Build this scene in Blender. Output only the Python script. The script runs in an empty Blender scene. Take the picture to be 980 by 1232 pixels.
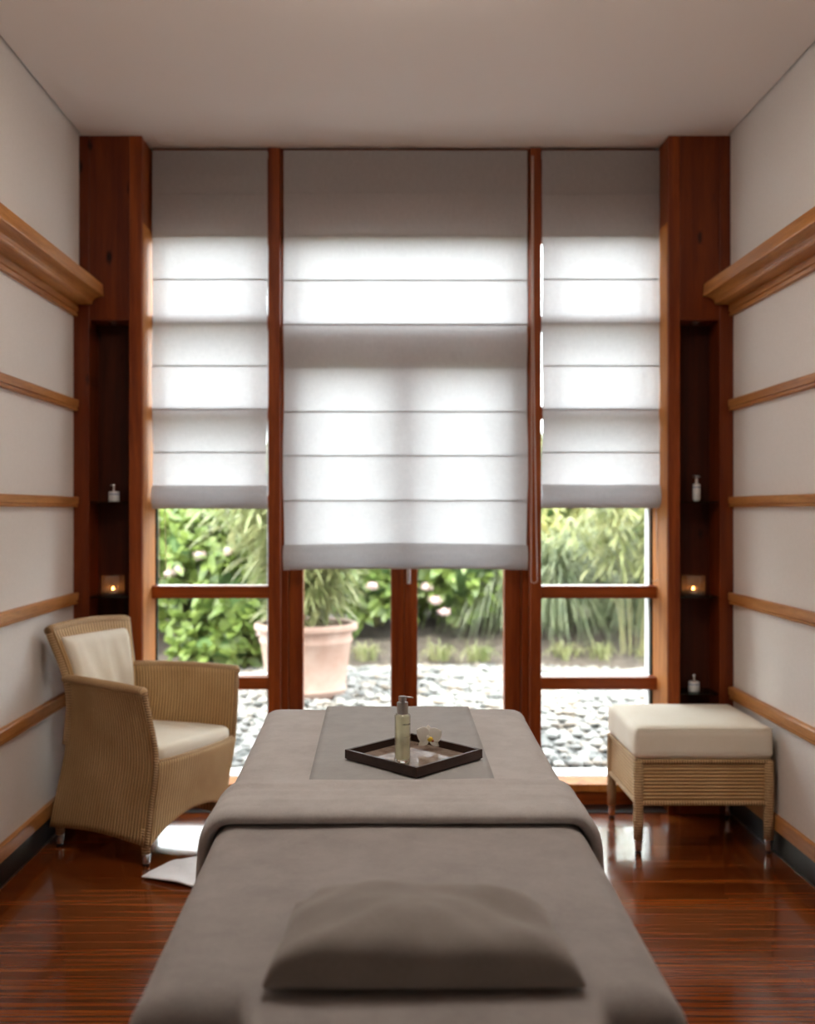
import bpy, bmesh, math, random
from mathutils import Vector, Matrix, noise
random.seed(7)
PI = math.pi
scene = bpy.context.scene
COL = scene.collection
F = 1300.0; VX = 462.0; VY = 613.0; H = 1.3
def P(x, y, Z):                       # photograph pixel at depth Z -> world
    return Vector(((x-VX)*Z/F, Z, H-(y-VY)*Z/F))
def PX(x, Z): return (x-VX)*Z/F
def PZ(y, Z): return H-(y-VY)*Z/F

# ------------------------------------------------------------------ materials
def new_mat(name):
    m = bpy.data.materials.new(name); m.use_nodes = True
    nt = m.node_tree; nt.nodes.clear()
    out = nt.nodes.new('ShaderNodeOutputMaterial')
    return m, nt, out
def N(nt, t, **kw):
    n = nt.nodes.new(t)
    for k, v in kw.items():
        if k in n.inputs: n.inputs[k].default_value = v
        else: setattr(n, k, v)
    return n
def L(nt, a, b): nt.links.new(a, b)
def principled(nt, out, col, rough=.5, **kw):
    p = nt.nodes.new('ShaderNodeBsdfPrincipled')
    p.inputs['Base Color'].default_value = (*col, 1)
    p.inputs['Roughness'].default_value = rough
    for k, v in kw.items():
        p.inputs[k].default_value = v
    L(nt, p.outputs[0], out.inputs[0])
    return p
def plain(name, col, rough=.5, **kw):
    m, nt, out = new_mat(name); principled(nt, out, col, rough, **kw); return m
def ramp(nt, fac, stops):
    r = nt.nodes.new('ShaderNodeValToRGB')
    e = r.color_ramp.elements
    while len(e) < len(stops): e.new(.5)
    for i, (p, c) in enumerate(stops):
        e[i].position = p; e[i].color = (*c, 1)
    L(nt, fac, r.inputs[0]); return r
def bump(nt, p, fac, strength, dist):
    b = nt.nodes.new('ShaderNodeBump'); b.inputs['Strength'].default_value = strength
    b.inputs['Distance'].default_value = dist
    L(nt, fac, b.inputs['Height']); L(nt, b.outputs[0], p.inputs['Normal']); return b
def obj_coord(nt, scale=(1,1,1), rot=(0,0,0), kind='Object'):
    tc = nt.nodes.new('ShaderNodeTexCoord'); mp = nt.nodes.new('ShaderNodeMapping')
    mp.inputs['Scale'].default_value = scale; mp.inputs['Rotation'].default_value = rot
    L(nt, tc.outputs[kind], mp.inputs[0]); return mp.outputs[0]

def wood(name, dark, light, axis='Z', rough=.32, knots=False, coat=.3):
    m, nt, out = new_mat(name)
    p = principled(nt, out, light, rough)
    p.inputs['Coat Weight'].default_value = coat; p.inputs['Coat Roughness'].default_value = .25; p.inputs['Specular IOR Level'].default_value = .22
    s = {'Z': (14, 14, .9), 'X': (.9, 14, 14), 'Y': (14, .9, 14)}[axis]
    co = obj_coord(nt, s)
    n1 = N(nt, 'ShaderNodeTexNoise', Scale=1.6, Detail=5, Roughness=.6, Distortion=.6)
    L(nt, co, n1.inputs[0])
    r = ramp(nt, n1.outputs[0], [(.3, dark), (.7, light)])
    s2 = tuple(a*6 for a in s); n2 = N(nt, 'ShaderNodeTexNoise', Scale=3, Detail=3)
    L(nt, obj_coord(nt, s2), n2.inputs[0])
    mx = N(nt, 'ShaderNodeMixRGB', blend_type='MULTIPLY'); mx.inputs[0].default_value = .35
    L(nt, r.outputs[0], mx.inputs[1])
    r2 = ramp(nt, n2.outputs[0], [(.35, (.55, .5, .45)), (.6, (1, 1, 1))])
    L(nt, r2.outputs[0], mx.inputs[2])
    last = mx.outputs[0]
    if knots:
        v = N(nt, 'ShaderNodeTexVoronoi', Scale=1.0); v.inputs['Randomness'].default_value = 1
        co3 = obj_coord(nt, (10, .15, 4.2)); L(nt, co3, v.inputs[0])
        nn = N(nt, 'ShaderNodeTexNoise', Scale=12); L(nt, co3, nn.inputs[0])
        ad = N(nt, 'ShaderNodeMath', operation='ADD'); L(nt, v.outputs[0], ad.inputs[0])
        ml = N(nt, 'ShaderNodeMath', operation='MULTIPLY'); L(nt, nn.outputs[0], ml.inputs[0]); ml.inputs[1].default_value = .1
        L(nt, ml.outputs[0], ad.inputs[1])
        kr = ramp(nt, ad.outputs[0], [(.12, (.12, .08, .07)), (.21, (1, 1, 1))])
        m2 = N(nt, 'ShaderNodeMixRGB', blend_type='MULTIPLY'); m2.inputs[0].default_value = 1
        L(nt, last, m2.inputs[1]); L(nt, kr.outputs[0], m2.inputs[2]); last = m2.outputs[0]
    L(nt, last, p.inputs['Base Color'])
    bump(nt, p, n2.outputs[0], .15, .001)
    return m
M = {}
RD, RL = (.095, .014, .003), (.20, .038, .006)
M['redwood'] = wood('red_stained_pine', RD, RL, 'Z', knots=True, rough=.45, coat=.08)
M['niche_shade_wood'] = wood('niche_board_with_painted_shade', (.035, .006, .002), (.085, .016, .004), 'Z', knots=True, rough=.5, coat=0)  # shade inside the niche put into the wood colour
M['redwood_plain'] = wood('red_stained_timber', (.15, .024, .004), (.34, .074, .011), 'Z', rough=.42, coat=.08)
M['redwood_h'] = wood('red_stained_timber_across', (.17, .028, .005), (.38, .085, .012), 'X', rough=.42, coat=.08)
M['oak_rail'] = wood('honey_wood_rail', (.36, .13, .030), (.62, .285, .085), 'Y', rough=.42, coat=.15)
M['daylit_wood'] = wood('wood_with_painted_daylight', (.42, .145, .03), (.66, .27, .065), 'Z', rough=.6, coat=0)  # daylight on jamb returns and sill put into the wood colour
M['dark_wood'] = wood('dark_brown_wood', (.022, .008, .005), (.055, .02, .010), 'X', rough=.35)

def floor_mat():
    m, nt, out = new_mat('glossy_red_brown_floorboards')
    p = principled(nt, out, (.2, .05, .015), .13)
    p.inputs['Coat Weight'].default_value = .3; p.inputs['Coat Roughness'].default_value = .06; p.inputs['Specular IOR Level'].default_value = .4
    br = N(nt, 'ShaderNodeTexBrick', Scale=1.0); br.offset = .37
    br.inputs['Brick Width'].default_value = 1.15; br.inputs['Row Height'].default_value = .068
    br.inputs['Mortar Size'].default_value = .0008; br.inputs['Mortar Smooth'].default_value = 0
    br.inputs['Color1'].default_value = (0, 0, 0, 1); br.inputs['Color2'].default_value = (1, 1, 1, 1)
    br.inputs['Mortar'].default_value = (.5, .5, .5, 1)
    L(nt, obj_coord(nt), br.inputs[0])
    n1 = N(nt, 'ShaderNodeTexNoise', Scale=1.0, Detail=6, Roughness=.65, Distortion=.3)
    L(nt, obj_coord(nt, (1.3, 46, 1)), n1.inputs[0])
    r = ramp(nt, n1.outputs[0], [(.30, (.045, .008, .002)), (.50, (.17, .034, .005)), (.72, (.34, .085, .012))])
    hv = N(nt, 'ShaderNodeMixRGB', blend_type='MULTIPLY'); hv.inputs[0].default_value = 1
    rb = ramp(nt, br.outputs[0], [(0, (.78, .75, .72)), (1, (1.08, 1.08, 1.08))])
    L(nt, r.outputs[0], hv.inputs[1]); L(nt, rb.outputs[0], hv.inputs[2])
    # joints
    mj = N(nt, 'ShaderNodeMixRGB', blend_type='MIX')
    L(nt, br.outputs['Fac'], mj.inputs[0]); L(nt, hv.outputs[0], mj.inputs[1]); mj.inputs[2].default_value = (.05, .014, .006, 1)
    L(nt, mj.outputs[0], p.inputs['Base Color'])
    n3 = N(nt, 'ShaderNodeTexNoise', Scale=2.0, Detail=4); L(nt, obj_coord(nt, (2, 4, 1)), n3.inputs[0])
    rr = ramp(nt, n3.outputs[0], [(.3, (.10,)*3), (.7, (.22,)*3)]); L(nt, rr.outputs[0], p.inputs['Roughness'])
    bump(nt, p, n1.outputs[0], .05, .001)
    return m
M['floor'] = floor_mat()

def weave_wall():
    m, nt, out = new_mat('off_white_woven_wall_cloth')
    p = principled(nt, out, (.66, .61, .57), .9)
    n1 = N(nt, 'ShaderNodeTexNoise', Scale=1, Detail=2); L(nt, obj_coord(nt, (200, 60, 320)), n1.inputs[0])
    n2 = N(nt, 'ShaderNodeTexNoise', Scale=1, Detail=2); L(nt, obj_coord(nt, (200, 320, 60)), n2.inputs[0])
    mx = N(nt, 'ShaderNodeMath', operation='ADD'); L(nt, n1.outputs[0], mx.inputs[0]); L(nt, n2.outputs[0], mx.inputs[1])
    r = ramp(nt, mx.outputs[0], [(.35, (.735, .69, .65)), (.65, (.785, .74, .70))])
    d = N(nt, 'ShaderNodeMath', operation='MULTIPLY'); d.inputs[1].default_value = .5
    L(nt, mx.outputs[0], d.inputs[0]); L(nt, d.outputs[0], r.inputs[0])
    L(nt, r.outputs[0], p.inputs['Base Color']); bump(nt, p, mx.outputs[0], .25, .001)
    return m
M['wall'] = weave_wall()
M['ceiling'] = plain('matt_white_plaster', (.83, .765, .715), .95)
M['black'] = plain('black_shadow_gap', (.012, .012, .012), .8)
M['slate'] = plain('dark_grey_skirting', (.018, .018, .018), .35)
M['white_alu'] = plain('white_painted_aluminium', (0.722, 0.731, 0.731), .35)
M['seal'] = plain('dark_green_rubber_seal', (.02, .035, .03), .5)
M['chrome'] = plain('polished_chrome', (.78, .78, .78), .22, Metallic=1.0)
M['brushed'] = plain('brushed_silver_metal', (.42, .41, .40), .30, Metallic=1.0)
M['rubber'] = plain('black_rubber', (.01, .01, .01), .6)

def glass_mat(name, tint=(.97, .99, .98), refl=.06, rough=0.0):
    m, nt, out = new_mat(name)
    t = N(nt, 'ShaderNodeBsdfTransparent'); t.inputs[0].default_value = (*tint, 1)
    g = N(nt, 'ShaderNodeBsdfGlossy'); g.inputs['Roughness'].default_value = rough
    lw = N(nt, 'ShaderNodeLayerWeight'); lw.inputs['Blend'].default_value = .25
    mu = N(nt, 'ShaderNodeMath', operation='MULTIPLY_ADD')
    L(nt, lw.outputs['Fresnel'], mu.inputs[0]); mu.inputs[1].default_value = .6; mu.inputs[2].default_value = refl*.3
    mx = N(nt, 'ShaderNodeMixShader'); L(nt, mu.outputs[0], mx.inputs[0]); L(nt, t.outputs[0], mx.inputs[1]); L(nt, g.outputs[0], mx.inputs[2])
    L(nt, mx.outputs[0], out.inputs[0]); return m
M['pane'] = glass_mat('clear_window_glass', refl=.03)
M['shelf_glass'] = glass_mat('green_tinted_shelf_glass', (.55, .66, .62), .1)
m, nt, out = new_mat('ribbed_clear_glass')
_t = N(nt, 'ShaderNodeBsdfTransparent'); _t.inputs[0].default_value = (.92, .90, .88, 1); _g = N(nt, 'ShaderNodeBsdfGlossy'); _g.inputs['Roughness'].default_value = .08
_d = N(nt, 'ShaderNodeBsdfTranslucent'); _d.inputs[0].default_value = (.9, .85, .8, 1)
_a = N(nt, 'ShaderNodeMixShader'); _a.inputs[0].default_value = .12; L(nt, _t.outputs[0], _a.inputs[1]); L(nt, _d.outputs[0], _a.inputs[2])
_b = N(nt, 'ShaderNodeMixShader'); _b.inputs[0].default_value = .08; L(nt, _a.outputs[0], _b.inputs[1]); L(nt, _g.outputs[0], _b.inputs[2]); L(nt, _b.outputs[0], out.inputs[0])
M['candle_glass'] = m

def blind_mat():
    m, nt, out = new_mat('translucent_off_white_blind_cloth')
    d = N(nt, 'ShaderNodeBsdfDiffuse'); t = N(nt, 'ShaderNodeBsdfTranslucent')
    n1 = N(nt, 'ShaderNodeTexNoise', Scale=1, Detail=2); L(nt, obj_coord(nt, (300, 300, 30)), n1.inputs[0])
    n2 = N(nt, 'ShaderNodeTexNoise', Scale=1, Detail=2); L(nt, obj_coord(nt, (40, 40, 300)), n2.inputs[0])
    ad = N(nt, 'ShaderNodeMath', operation='ADD'); L(nt, n1.outputs[0], ad.inputs[0]); L(nt, n2.outputs[0], ad.inputs[1])
    d2 = N(nt, 'ShaderNodeMath', operation='MULTIPLY'); d2.inputs[1].default_value = .5; L(nt, ad.outputs[0], d2.inputs[0])
    r = ramp(nt, d2.outputs[0], [(.35, (.72, .69, .68)), (.65, (.82, .79, .78))])
    L(nt, r.outputs[0], d.inputs[0])
    r2 = ramp(nt, d2.outputs[0], [(.35, (0.44, 0.443, 0.46)), (.65, (0.49, 0.494, 0.507))]); L(nt, r2.outputs[0], t.inputs[0])
    mx = N(nt, 'ShaderNodeMixShader'); mx.inputs[0].default_value = .62
    L(nt, d.outputs[0], mx.inputs[1]); L(nt, t.outputs[0], mx.inputs[2]); L(nt, mx.outputs[0], out.inputs[0])
    return m
M['blind'] = blind_mat()
M['cord'] = plain('grey_blind_cord', (.45, .43, .42), .8)
M['chain'] = plain('pale_beige_bead_chain', (.62, .52, .46), .4)

def fleece(name, c1, c2, sc=1.0, bs=.5, sheen=.3, dist=.004):
    m, nt, out = new_mat(name)
    p = principled(nt, out, c1, .95); p.inputs['Sheen Weight'].default_value = sheen; p.inputs['Sheen Roughness'].default_value = .5
    n1 = N(nt, 'ShaderNodeTexNoise', Scale=9*sc, Detail=6, Roughness=.7); L(nt, obj_coord(nt), n1.inputs[0])
    n2 = N(nt, 'ShaderNodeTexNoise', Scale=260*sc, Detail=4, Roughness=.8); L(nt, obj_coord(nt), n2.inputs[0])
    ad = N(nt, 'ShaderNodeMath', operation='MULTIPLY_ADD'); ad.inputs[1].default_value = .7
    L(nt, n2.outputs[0], ad.inputs[0]); L(nt, n1.outputs[0], ad.inputs[2])
    r = ramp(nt, ad.outputs[0], [(.55, c1), (1.0, c2)]); L(nt, r.outputs[0], p.inputs['Base Color'])
    bump(nt, p, ad.outputs[0], bs, dist); return m
M['fleece'] = fleece('taupe_grey_fleece', (.25, .227, .218), (.375, .345, .332))
M['fleece_up'] = fleece('light_taupe_fleece', (.36, .338, .328), (.52, .495, .482))
M['pillow'] = fleece('taupe_pillow_cloth', (.215, .188, .170), (.275, .245, .225), .7, .25)
M['runner'] = fleece('smooth_grey_runner', (.29, .288, .284), (.36, .358, .354), 1.5, .12, .1)
M['cream'] = fleece('cream_cushion_cloth', (.82, .76, .62), (.88, .83, .71), .6, .12, .1, .002)
M['towel'] = fleece('white_towelling', (.82, .82, .84), (.90, .90, .92), 2, .5)
M['pad'] = plain('dark_table_upholstery', (.06, .055, .05), .6)

def loom(name, c1, c2, axis='X', per=.0135, depth=.006):
    m, nt, out = new_mat(name)
    p = principled(nt, out, c1, .62)
    uv = N(nt, 'ShaderNodeUVMap'); uv.uv_map = 'UVMap'
    w = N(nt, 'ShaderNodeTexWave', wave_type='BANDS', bands_direction=axis, wave_profile='SIN')
    w.inputs['Scale'].default_value = .314/per; L(nt, uv.outputs[0], w.inputs[0])
    w2 = N(nt, 'ShaderNodeTexWave', wave_type='BANDS', bands_direction='Y' if axis == 'X' else 'X', wave_profile='SIN')
    w2.inputs['Scale'].default_value = .314/.0045; L(nt, uv.outputs[0], w2.inputs[0])
    ad = N(nt, 'ShaderNodeMath', operation='MULTIPLY_ADD'); ad.inputs[1].default_value = .18
    L(nt, w2.outputs[0], ad.inputs[0]); L(nt, w.outputs[0], ad.inputs[2])
    n1 = N(nt, 'ShaderNodeTexNoise', Scale=6, Detail=4); L(nt, obj_coord(nt), n1.inputs[0])
    r = ramp(nt, n1.outputs[0], [(.3, c1), (.7, c2)])
    mm = N(nt, 'ShaderNodeMixRGB', blend_type='MULTIPLY'); mm.inputs[0].default_value = 1
    rr = ramp(nt, w.outputs[0], [(.0, (.42, .34, .27)), (.5, (1, 1, 1))])
    L(nt, r.outputs[0], mm.inputs[1]); L(nt, rr.outputs[0], mm.inputs[2]); L(nt, mm.outputs[0], p.inputs['Base Color'])
    bump(nt, p, ad.outputs[0], .8, depth); return m
LC1, LC2 = (.60, .375, .155), (.76, .52, .25)
M['loom'] = loom('tan_woven_fibre', LC1, LC2)
M['loom_h'] = loom('tan_woven_fibre_across', LC1, LC2, 'Y', .0135, .004)
M['braid'] = loom('tan_braided_edge', (.55, .35, .16), (.72, .50, .27), 'X', .010, .004)

def leaf_mat(name, c1, c2, sc=6, tr=.4):
    m, nt, out = new_mat(name)
    n1 = N(nt, 'ShaderNodeTexNoise', Scale=sc, Detail=3, Roughness=.6)
    g = N(nt, 'ShaderNodeNewGeometry'); L(nt, g.outputs['Position'], n1.inputs[0])
    r = ramp(nt, n1.outputs[0], [(.32, c1), (.68, c2)])
    p = principled(nt, out, c1, .42); L(nt, r.outputs[0], p.inputs['Base Color'])
    t = N(nt, 'ShaderNodeBsdfTranslucent'); L(nt, r.outputs[0], t.inputs[0])
    mx = N(nt, 'ShaderNodeMixShader'); mx.inputs[0].default_value = tr
    L(nt, p.outputs[0], mx.inputs[1]); L(nt, t.outputs[0], mx.inputs[2]); L(nt, mx.outputs[0], out.inputs[0]); return m
M['leaf_hyd'] = leaf_mat('hydrangea_leaf', (0.065, 0.112, 0.022), (0.202, 0.259, 0.061), 9)
M['leaf_hedge'] = leaf_mat('yellow_green_leaf', (0.164, 0.197, 0.049), (0.451, 0.410, 0.156), 2.2)
M['leaf_bamboo'] = leaf_mat('bamboo_leaf', (0.115, 0.148, 0.043), (0.331, 0.324, 0.158), 5)
M['leaf_grass'] = leaf_mat('ornamental_grass_blade', (0.058, 0.090, 0.036), (0.209, 0.230, 0.122), 8)
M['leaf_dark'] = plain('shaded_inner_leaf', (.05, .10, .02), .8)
M['petal_pink'] = plain('pale_pink_petal', (0.600, 0.435, 0.413), .7)
M['stem'] = plain('green_brown_stem', (.22, .20, .07), .7)
M['cane'] = plain('olive_bamboo_cane', (.16, .15, .06), .6)
def noisy(name, c1, c2, sc, rough=.85, bd=.01):
    m, nt, out = new_mat(name); p = principled(nt, out, c1, rough)
    n1 = N(nt, 'ShaderNodeTexNoise', Scale=sc, Detail=6, Roughness=.65); L(nt, obj_coord(nt), n1.inputs[0])
    r = ramp(nt, n1.outputs[0], [(.35, c1), (.65, c2)]); L(nt, r.outputs[0], p.inputs['Base Color'])
    bump(nt, p, n1.outputs[0], .5, bd); return m
M['terracotta'] = noisy('weathered_terracotta', (0.245, 0.144, 0.108), (0.317, 0.223, 0.180), 5, .8, .003)
M['soil'] = noisy('brown_soil', (0.036, 0.027, 0.020), (0.079, 0.061, 0.047), 14)
M['grit'] = noisy('pale_grit', (0.079, 0.077, 0.072), (0.137, 0.134, 0.126), 60)
M['lawn'] = noisy('pale_green_lawn', (.22, .30, .08), (.45, .45, .18), 3)
def pebble_mat():
    m, nt, out = new_mat('pale_grey_river_pebble'); p = principled(nt, out, (.6, .6, .58), .85)
    v = N(nt, 'ShaderNodeTexVoronoi', Scale=11); g = N(nt, 'ShaderNodeNewGeometry'); L(nt, g.outputs['Position'], v.inputs[0])
    sp = N(nt, 'ShaderNodeSeparateColor'); L(nt, v.outputs['Color'], sp.inputs[0])
    r = ramp(nt, sp.outputs[0], [(0, (0.062, 0.065, 0.062)), (.25, (0.140, 0.139, 0.133)), (.6, (0.226, 0.222, 0.211)), (.85, (0.195, 0.156, 0.121)), (1, (0.296, 0.289, 0.273))])
    L(nt, r.outputs[0], p.inputs['Base Color']); return m
M['pebble'] = pebble_mat()

# ------------------------------------------------------------------ helpers
def tag(o, label=None, cat=None, group=None, kind=None):
    if label: o['label'] = label
    if cat: o['category'] = cat
    if group: o['group'] = group
    if kind: o['kind'] = kind
    return o
def empty(name, loc=(0, 0, 0), rz=0, parent=None):
    o = bpy.data.objects.new(name, None); COL.objects.link(o); o.location = loc; o.rotation_euler[2] = rz
    o.empty_display_size = .05
    if parent: o.parent = parent
    return o
def thing(name, label, cat, loc=(0, 0, 0), rz=0, group=None):
    return tag(empty(name, loc, rz), label, cat, group)
def struct(name, loc=(0, 0, 0)):
    o = empty(name, loc); o['kind'] = 'structure'; return o
def mesh_obj(name, verts, faces, mat, parent=None, smooth=False, uvs=None, loc=None):
    me = bpy.data.meshes.new(name); me.from_pydata([tuple(v) for v in verts], [], faces); me.update()
    if uvs:
        ul = me.uv_layers.new(name='UVMap')
        for lp in me.loops: ul.data[lp.index].uv = uvs[lp.vertex_index]
    if smooth: me.polygons.foreach_set('use_smooth', [True]*len(me.polygons))
    me.materials.append(mat)
    o = bpy.data.objects.new(name, me); COL.objects.link(o)
    if parent: o.parent = parent
    if loc is not None: o.location = loc
    return o
def bm_obj(name, bm, mat, parent=None, smooth=False, loc=None):
    bmesh.ops.recalc_face_normals(bm, faces=bm.faces)
    me = bpy.data.meshes.new(name); bm.to_mesh(me); bm.free()
    if smooth: me.polygons.foreach_set('use_smooth', [True]*len(me.polygons))
    me.materials.append(mat)
    o = bpy.data.objects.new(name, me); COL.objects.link(o)
    if parent: o.parent = parent
    if loc is not None: o.location = loc
    return o
def add_box(bm, x0, x1, y0, y1, z0, z1):
    vs = [bm.verts.new((x, y, z)) for x in (x0, x1) for y in (y0, y1) for z in (z0, z1)]
    for f in ((0, 1, 3, 2), (4, 6, 7, 5), (0, 4, 5, 1), (2, 3, 7, 6), (0, 2, 6, 4), (1, 5, 7, 3)):
        bm.faces.new([vs[i] for i in f])
    return vs
def box(name, x0, x1, y0, y1, z0, z1, mat, parent=None, bev=.002, seg=2):
    bm = bmesh.new(); add_box(bm, x0, x1, y0, y1, z0, z1)
    o = bm_obj(name, bm, mat, parent)
    if bev:
        md = o.modifiers.new('b', 'BEVEL'); md.width = bev; md.segments = seg; md.limit_method = 'ANGLE'
    return o
def mods(o, *specs):
    for s in specs:
        md = o.modifiers.new(s[0].lower(), s[0])
        for k, v in s[1].items(): setattr(md, k, v)
    return o
def extrude_profile(name, prof, y0, y1, mat, parent=None, bev=.0):
    # prof: list of (x, z), closed, extruded along Y
    n = len(prof); v = [(x, y0, z) for x, z in prof] + [(x, y1, z) for x, z in prof]
    f = [(i, (i+1) % n, (i+1) % n+n, i+n) for i in range(n)] + [tuple(range(n))[::-1], tuple(range(n, 2*n))]
    bm = bmesh.new(); bv = [bm.verts.new(p) for p in v]
    for q in f: bm.faces.new([bv[i] for i in q])
    return bm_obj(name, bm, mat, parent)
def surf(name, fn, nu, nv, mat, parent=None, uvscale=None, closed=False, solid=None, sub=0, offset=-1):
    V = [[Vector(fn(i/nu, j/nv)) for i in range(nu+1)] for j in range(nv+1)]
    verts = [p for row in V for p in row]
    # arc-length uvs measured on the middle row and column
    mid = V[nv//2]; U = [0]
    for i in range(nu): U.append(U[-1]+(mid[i+1]-mid[i]).length)
    mc = [V[j][nu//2] for j in range(nv+1)]; W = [0]
    for j in range(nv): W.append(W[-1]+(mc[j+1]-mc[j]).length)
    uvs = [(U[i], W[j]) for j in range(nv+1) for i in range(nu+1)]
    faces = [(j*(nu+1)+i, j*(nu+1)+i+1, (j+1)*(nu+1)+i+1, (j+1)*(nu+1)+i) for j in range(nv) for i in range(nu)]
    o = mesh_obj(name, verts, faces, mat, parent, True, uvs)
    if solid: mods(o, ('SOLIDIFY', {'thickness': solid, 'offset': offset}))
    if sub: mods(o, ('SUBSURF', {'levels': sub, 'render_levels': sub}))
    return o
def tube(name, pts, rad, mat, parent=None, seg=10, uvper=True, caps=True):
    pts = [Vector(p) for p in pts]; n = len(pts)
    rads = rad if isinstance(rad, (list, tuple)) else [rad]*n
    verts = []; uvs = []; faces = []; s = 0
    t0 = (pts[1]-pts[0]).normalized(); up = Vector((0, 0, 1)) if abs(t0.z) < .9 else Vector((1, 0, 0))
    nrm = (up - up.dot(t0)*t0).normalized()
    for i in range(n):
        t = (pts[min(i+1, n-1)]-pts[max(i-1, 0)]).normalized()
        nrm = (nrm - nrm.dot(t)*t).normalized(); b = t.cross(nrm)
        if i: s += (pts[i]-pts[i-1]).length
        for k in range(seg):
            a = 2*PI*k/seg
            verts.append(pts[i]+rads[i]*(math.cos(a)*nrm+math.sin(a)*b)); uvs.append((s+(.002*math.sin(a)), rads[i]*a))
    for i in range(n-1):
        for k in range(seg):
            a = i*seg+k; b2 = i*seg+(k+1) % seg
            faces.append((a, b2, b2+seg, a+seg))
    if caps:
        faces.append(tuple(range(seg))[::-1]); faces.append(tuple((n-1)*seg+k for k in range(seg)))
    return mesh_obj(name, verts, faces, mat, parent, True, uvs)
def lathe(name, prof, mat, parent=None, seg=32, loc=None, cap=True, ribs=0, ribd=0):
    verts = []; faces = []
    for r, z in prof:
        for k in range(seg):
            a = 2*PI*k/seg; rr = r*(1+ribd*math.cos(ribs*a)) if ribs else r
            verts.append((rr*math.cos(a), rr*math.sin(a), z))
    for i in range(len(prof)-1):
        for k in range(seg):
            a = i*seg+k; b = i*seg+(k+1) % seg; faces.append((a, b, b+seg, a+seg))
    if cap:
        faces.append(tuple(range(seg))[::-1]); faces.append(tuple((len(prof)-1)*seg+k for k in range(seg)))
    o = mesh_obj(name, verts, faces, mat, parent, True, None, loc)
    mods(o, ('EDGE_SPLIT', {'split_angle': math.radians(45)}))
    return o
def copy_tree(o, parent=None):
    c = o.copy(); COL.objects.link(c); c.parent = parent
    for ch in list(o.children): copy_tree(ch, c)
    return c
def cushion(name, fn_top, fn_bot, nu, nv, mat, parent=None):
    pass

# ------------------------------------------------------------------ shell
ZP = 4.617; CZ = 2.898; YF = -1.4
LWX, LUX, RWX, RUX = -1.328, -1.303, 1.492, 1.479
ZG = 4.885
fl = box('floor', -1.45, 1.62, YF-.1, 4.80, -.08, 0, M['floor'], bev=0); fl['kind'] = 'structure'
ce = struct('ceiling')
box('ceiling_board', LUX+.012, RUX-.012, YF, 4.785, CZ, CZ+.06, M['ceiling'], ce, bev=0)
box('shadow_gap', -1.7, 1.8, YF-.2, 5.1, CZ+.03, CZ+.22, M['black'], ce, bev=0)
wl = struct('wall_left')
box('lower_panel', LWX-.12, LWX, YF, ZP+.15, 0, 2.2, M['wall'], wl, bev=0)
box('upper_panel', LWX-.12, LUX, YF, ZP+.15, 2.2, CZ+.02, M['wall'], wl, bev=0)
wr = struct('wall_right')
box('lower_panel', RWX, RWX+.12, YF, ZP+.15, 0, 2.2, M['wall'], wr, bev=0)
box('upper_panel', RUX, RWX+.12, YF, ZP+.15, 2.2, CZ+.02, M['wall'], wr, bev=0)
wf = box('wall_front', -1.5, 1.7, YF-.12, YF, -.05, CZ+.1, M['wall'], bev=0); wf['kind'] = 'structure'
# skirting
for side, X, s in (('left', LWX, 1), ('right', RWX, -1)):
    b = struct('baseboard_'+side)
    box('skirting_panel', min(X, X+s*.012), max(X, X+s*.012), YF, ZP, 0, .090, M['slate'], b, bev=.001)
    box('skirting_rail', min(X, X+s*.02), max(X, X+s*.02), YF, ZP, .090, .145, M['oak_rail'], b, bev=.003)
    box('floor_joint', min(X+s*.012, X+s*.017), max(X+s*.012, X+s*.017), YF, ZP, 0, .004, M['brushed'], b, bev=0)
# rails and cornices: trim_1 ... trim_10
tn = 1
for X, s in ((LWX, 1), (RWX, -1)):
    for z0, z1 in ((1.722, 1.769), (1.310, 1.354), (.896, .945), (.490, .5435)):
        h = z1-z0
        prof = [(0, 0), (.016, 0), (.019, .004), (.019, h*.2), (.015, h*.24), (.015, h*.3), (.022, h*.34), (.024, h*.9), (.020, h), (0, h)]
        o = extrude_profile('trim_%d' % tn, [(X+s*a, z0+b) for a, b in prof], YF, ZP, M['oak_rail']); o['kind'] = 'structure'; tn += 1
    prof = [(0, 2.126), (.018, 2.126), (.020, 2.136), (.014, 2.139), (.014, 2.143), (.022, 2.146), (.022, 2.166), (.018, 2.170), (.022, 2.174),
            (.078, 2.176), (.082, 2.180), (.083, 2.188), (.090, 2.197), (.100, 2.204), (.112, 2.208), (.122, 2.209), (.130, 2.211), (.131, 2.216), (.127, 2.262), (.122, 2.266), (-.01, 2.266)]
    o = extrude_profile('trim_%d' % tn, [(X+s*a, b) for a, b in prof], YF, ZP-.001, M['oak_rail']); o['kind'] = 'structure'; tn += 1
    # screw heads belong to the rails' look, too small to model here

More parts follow.
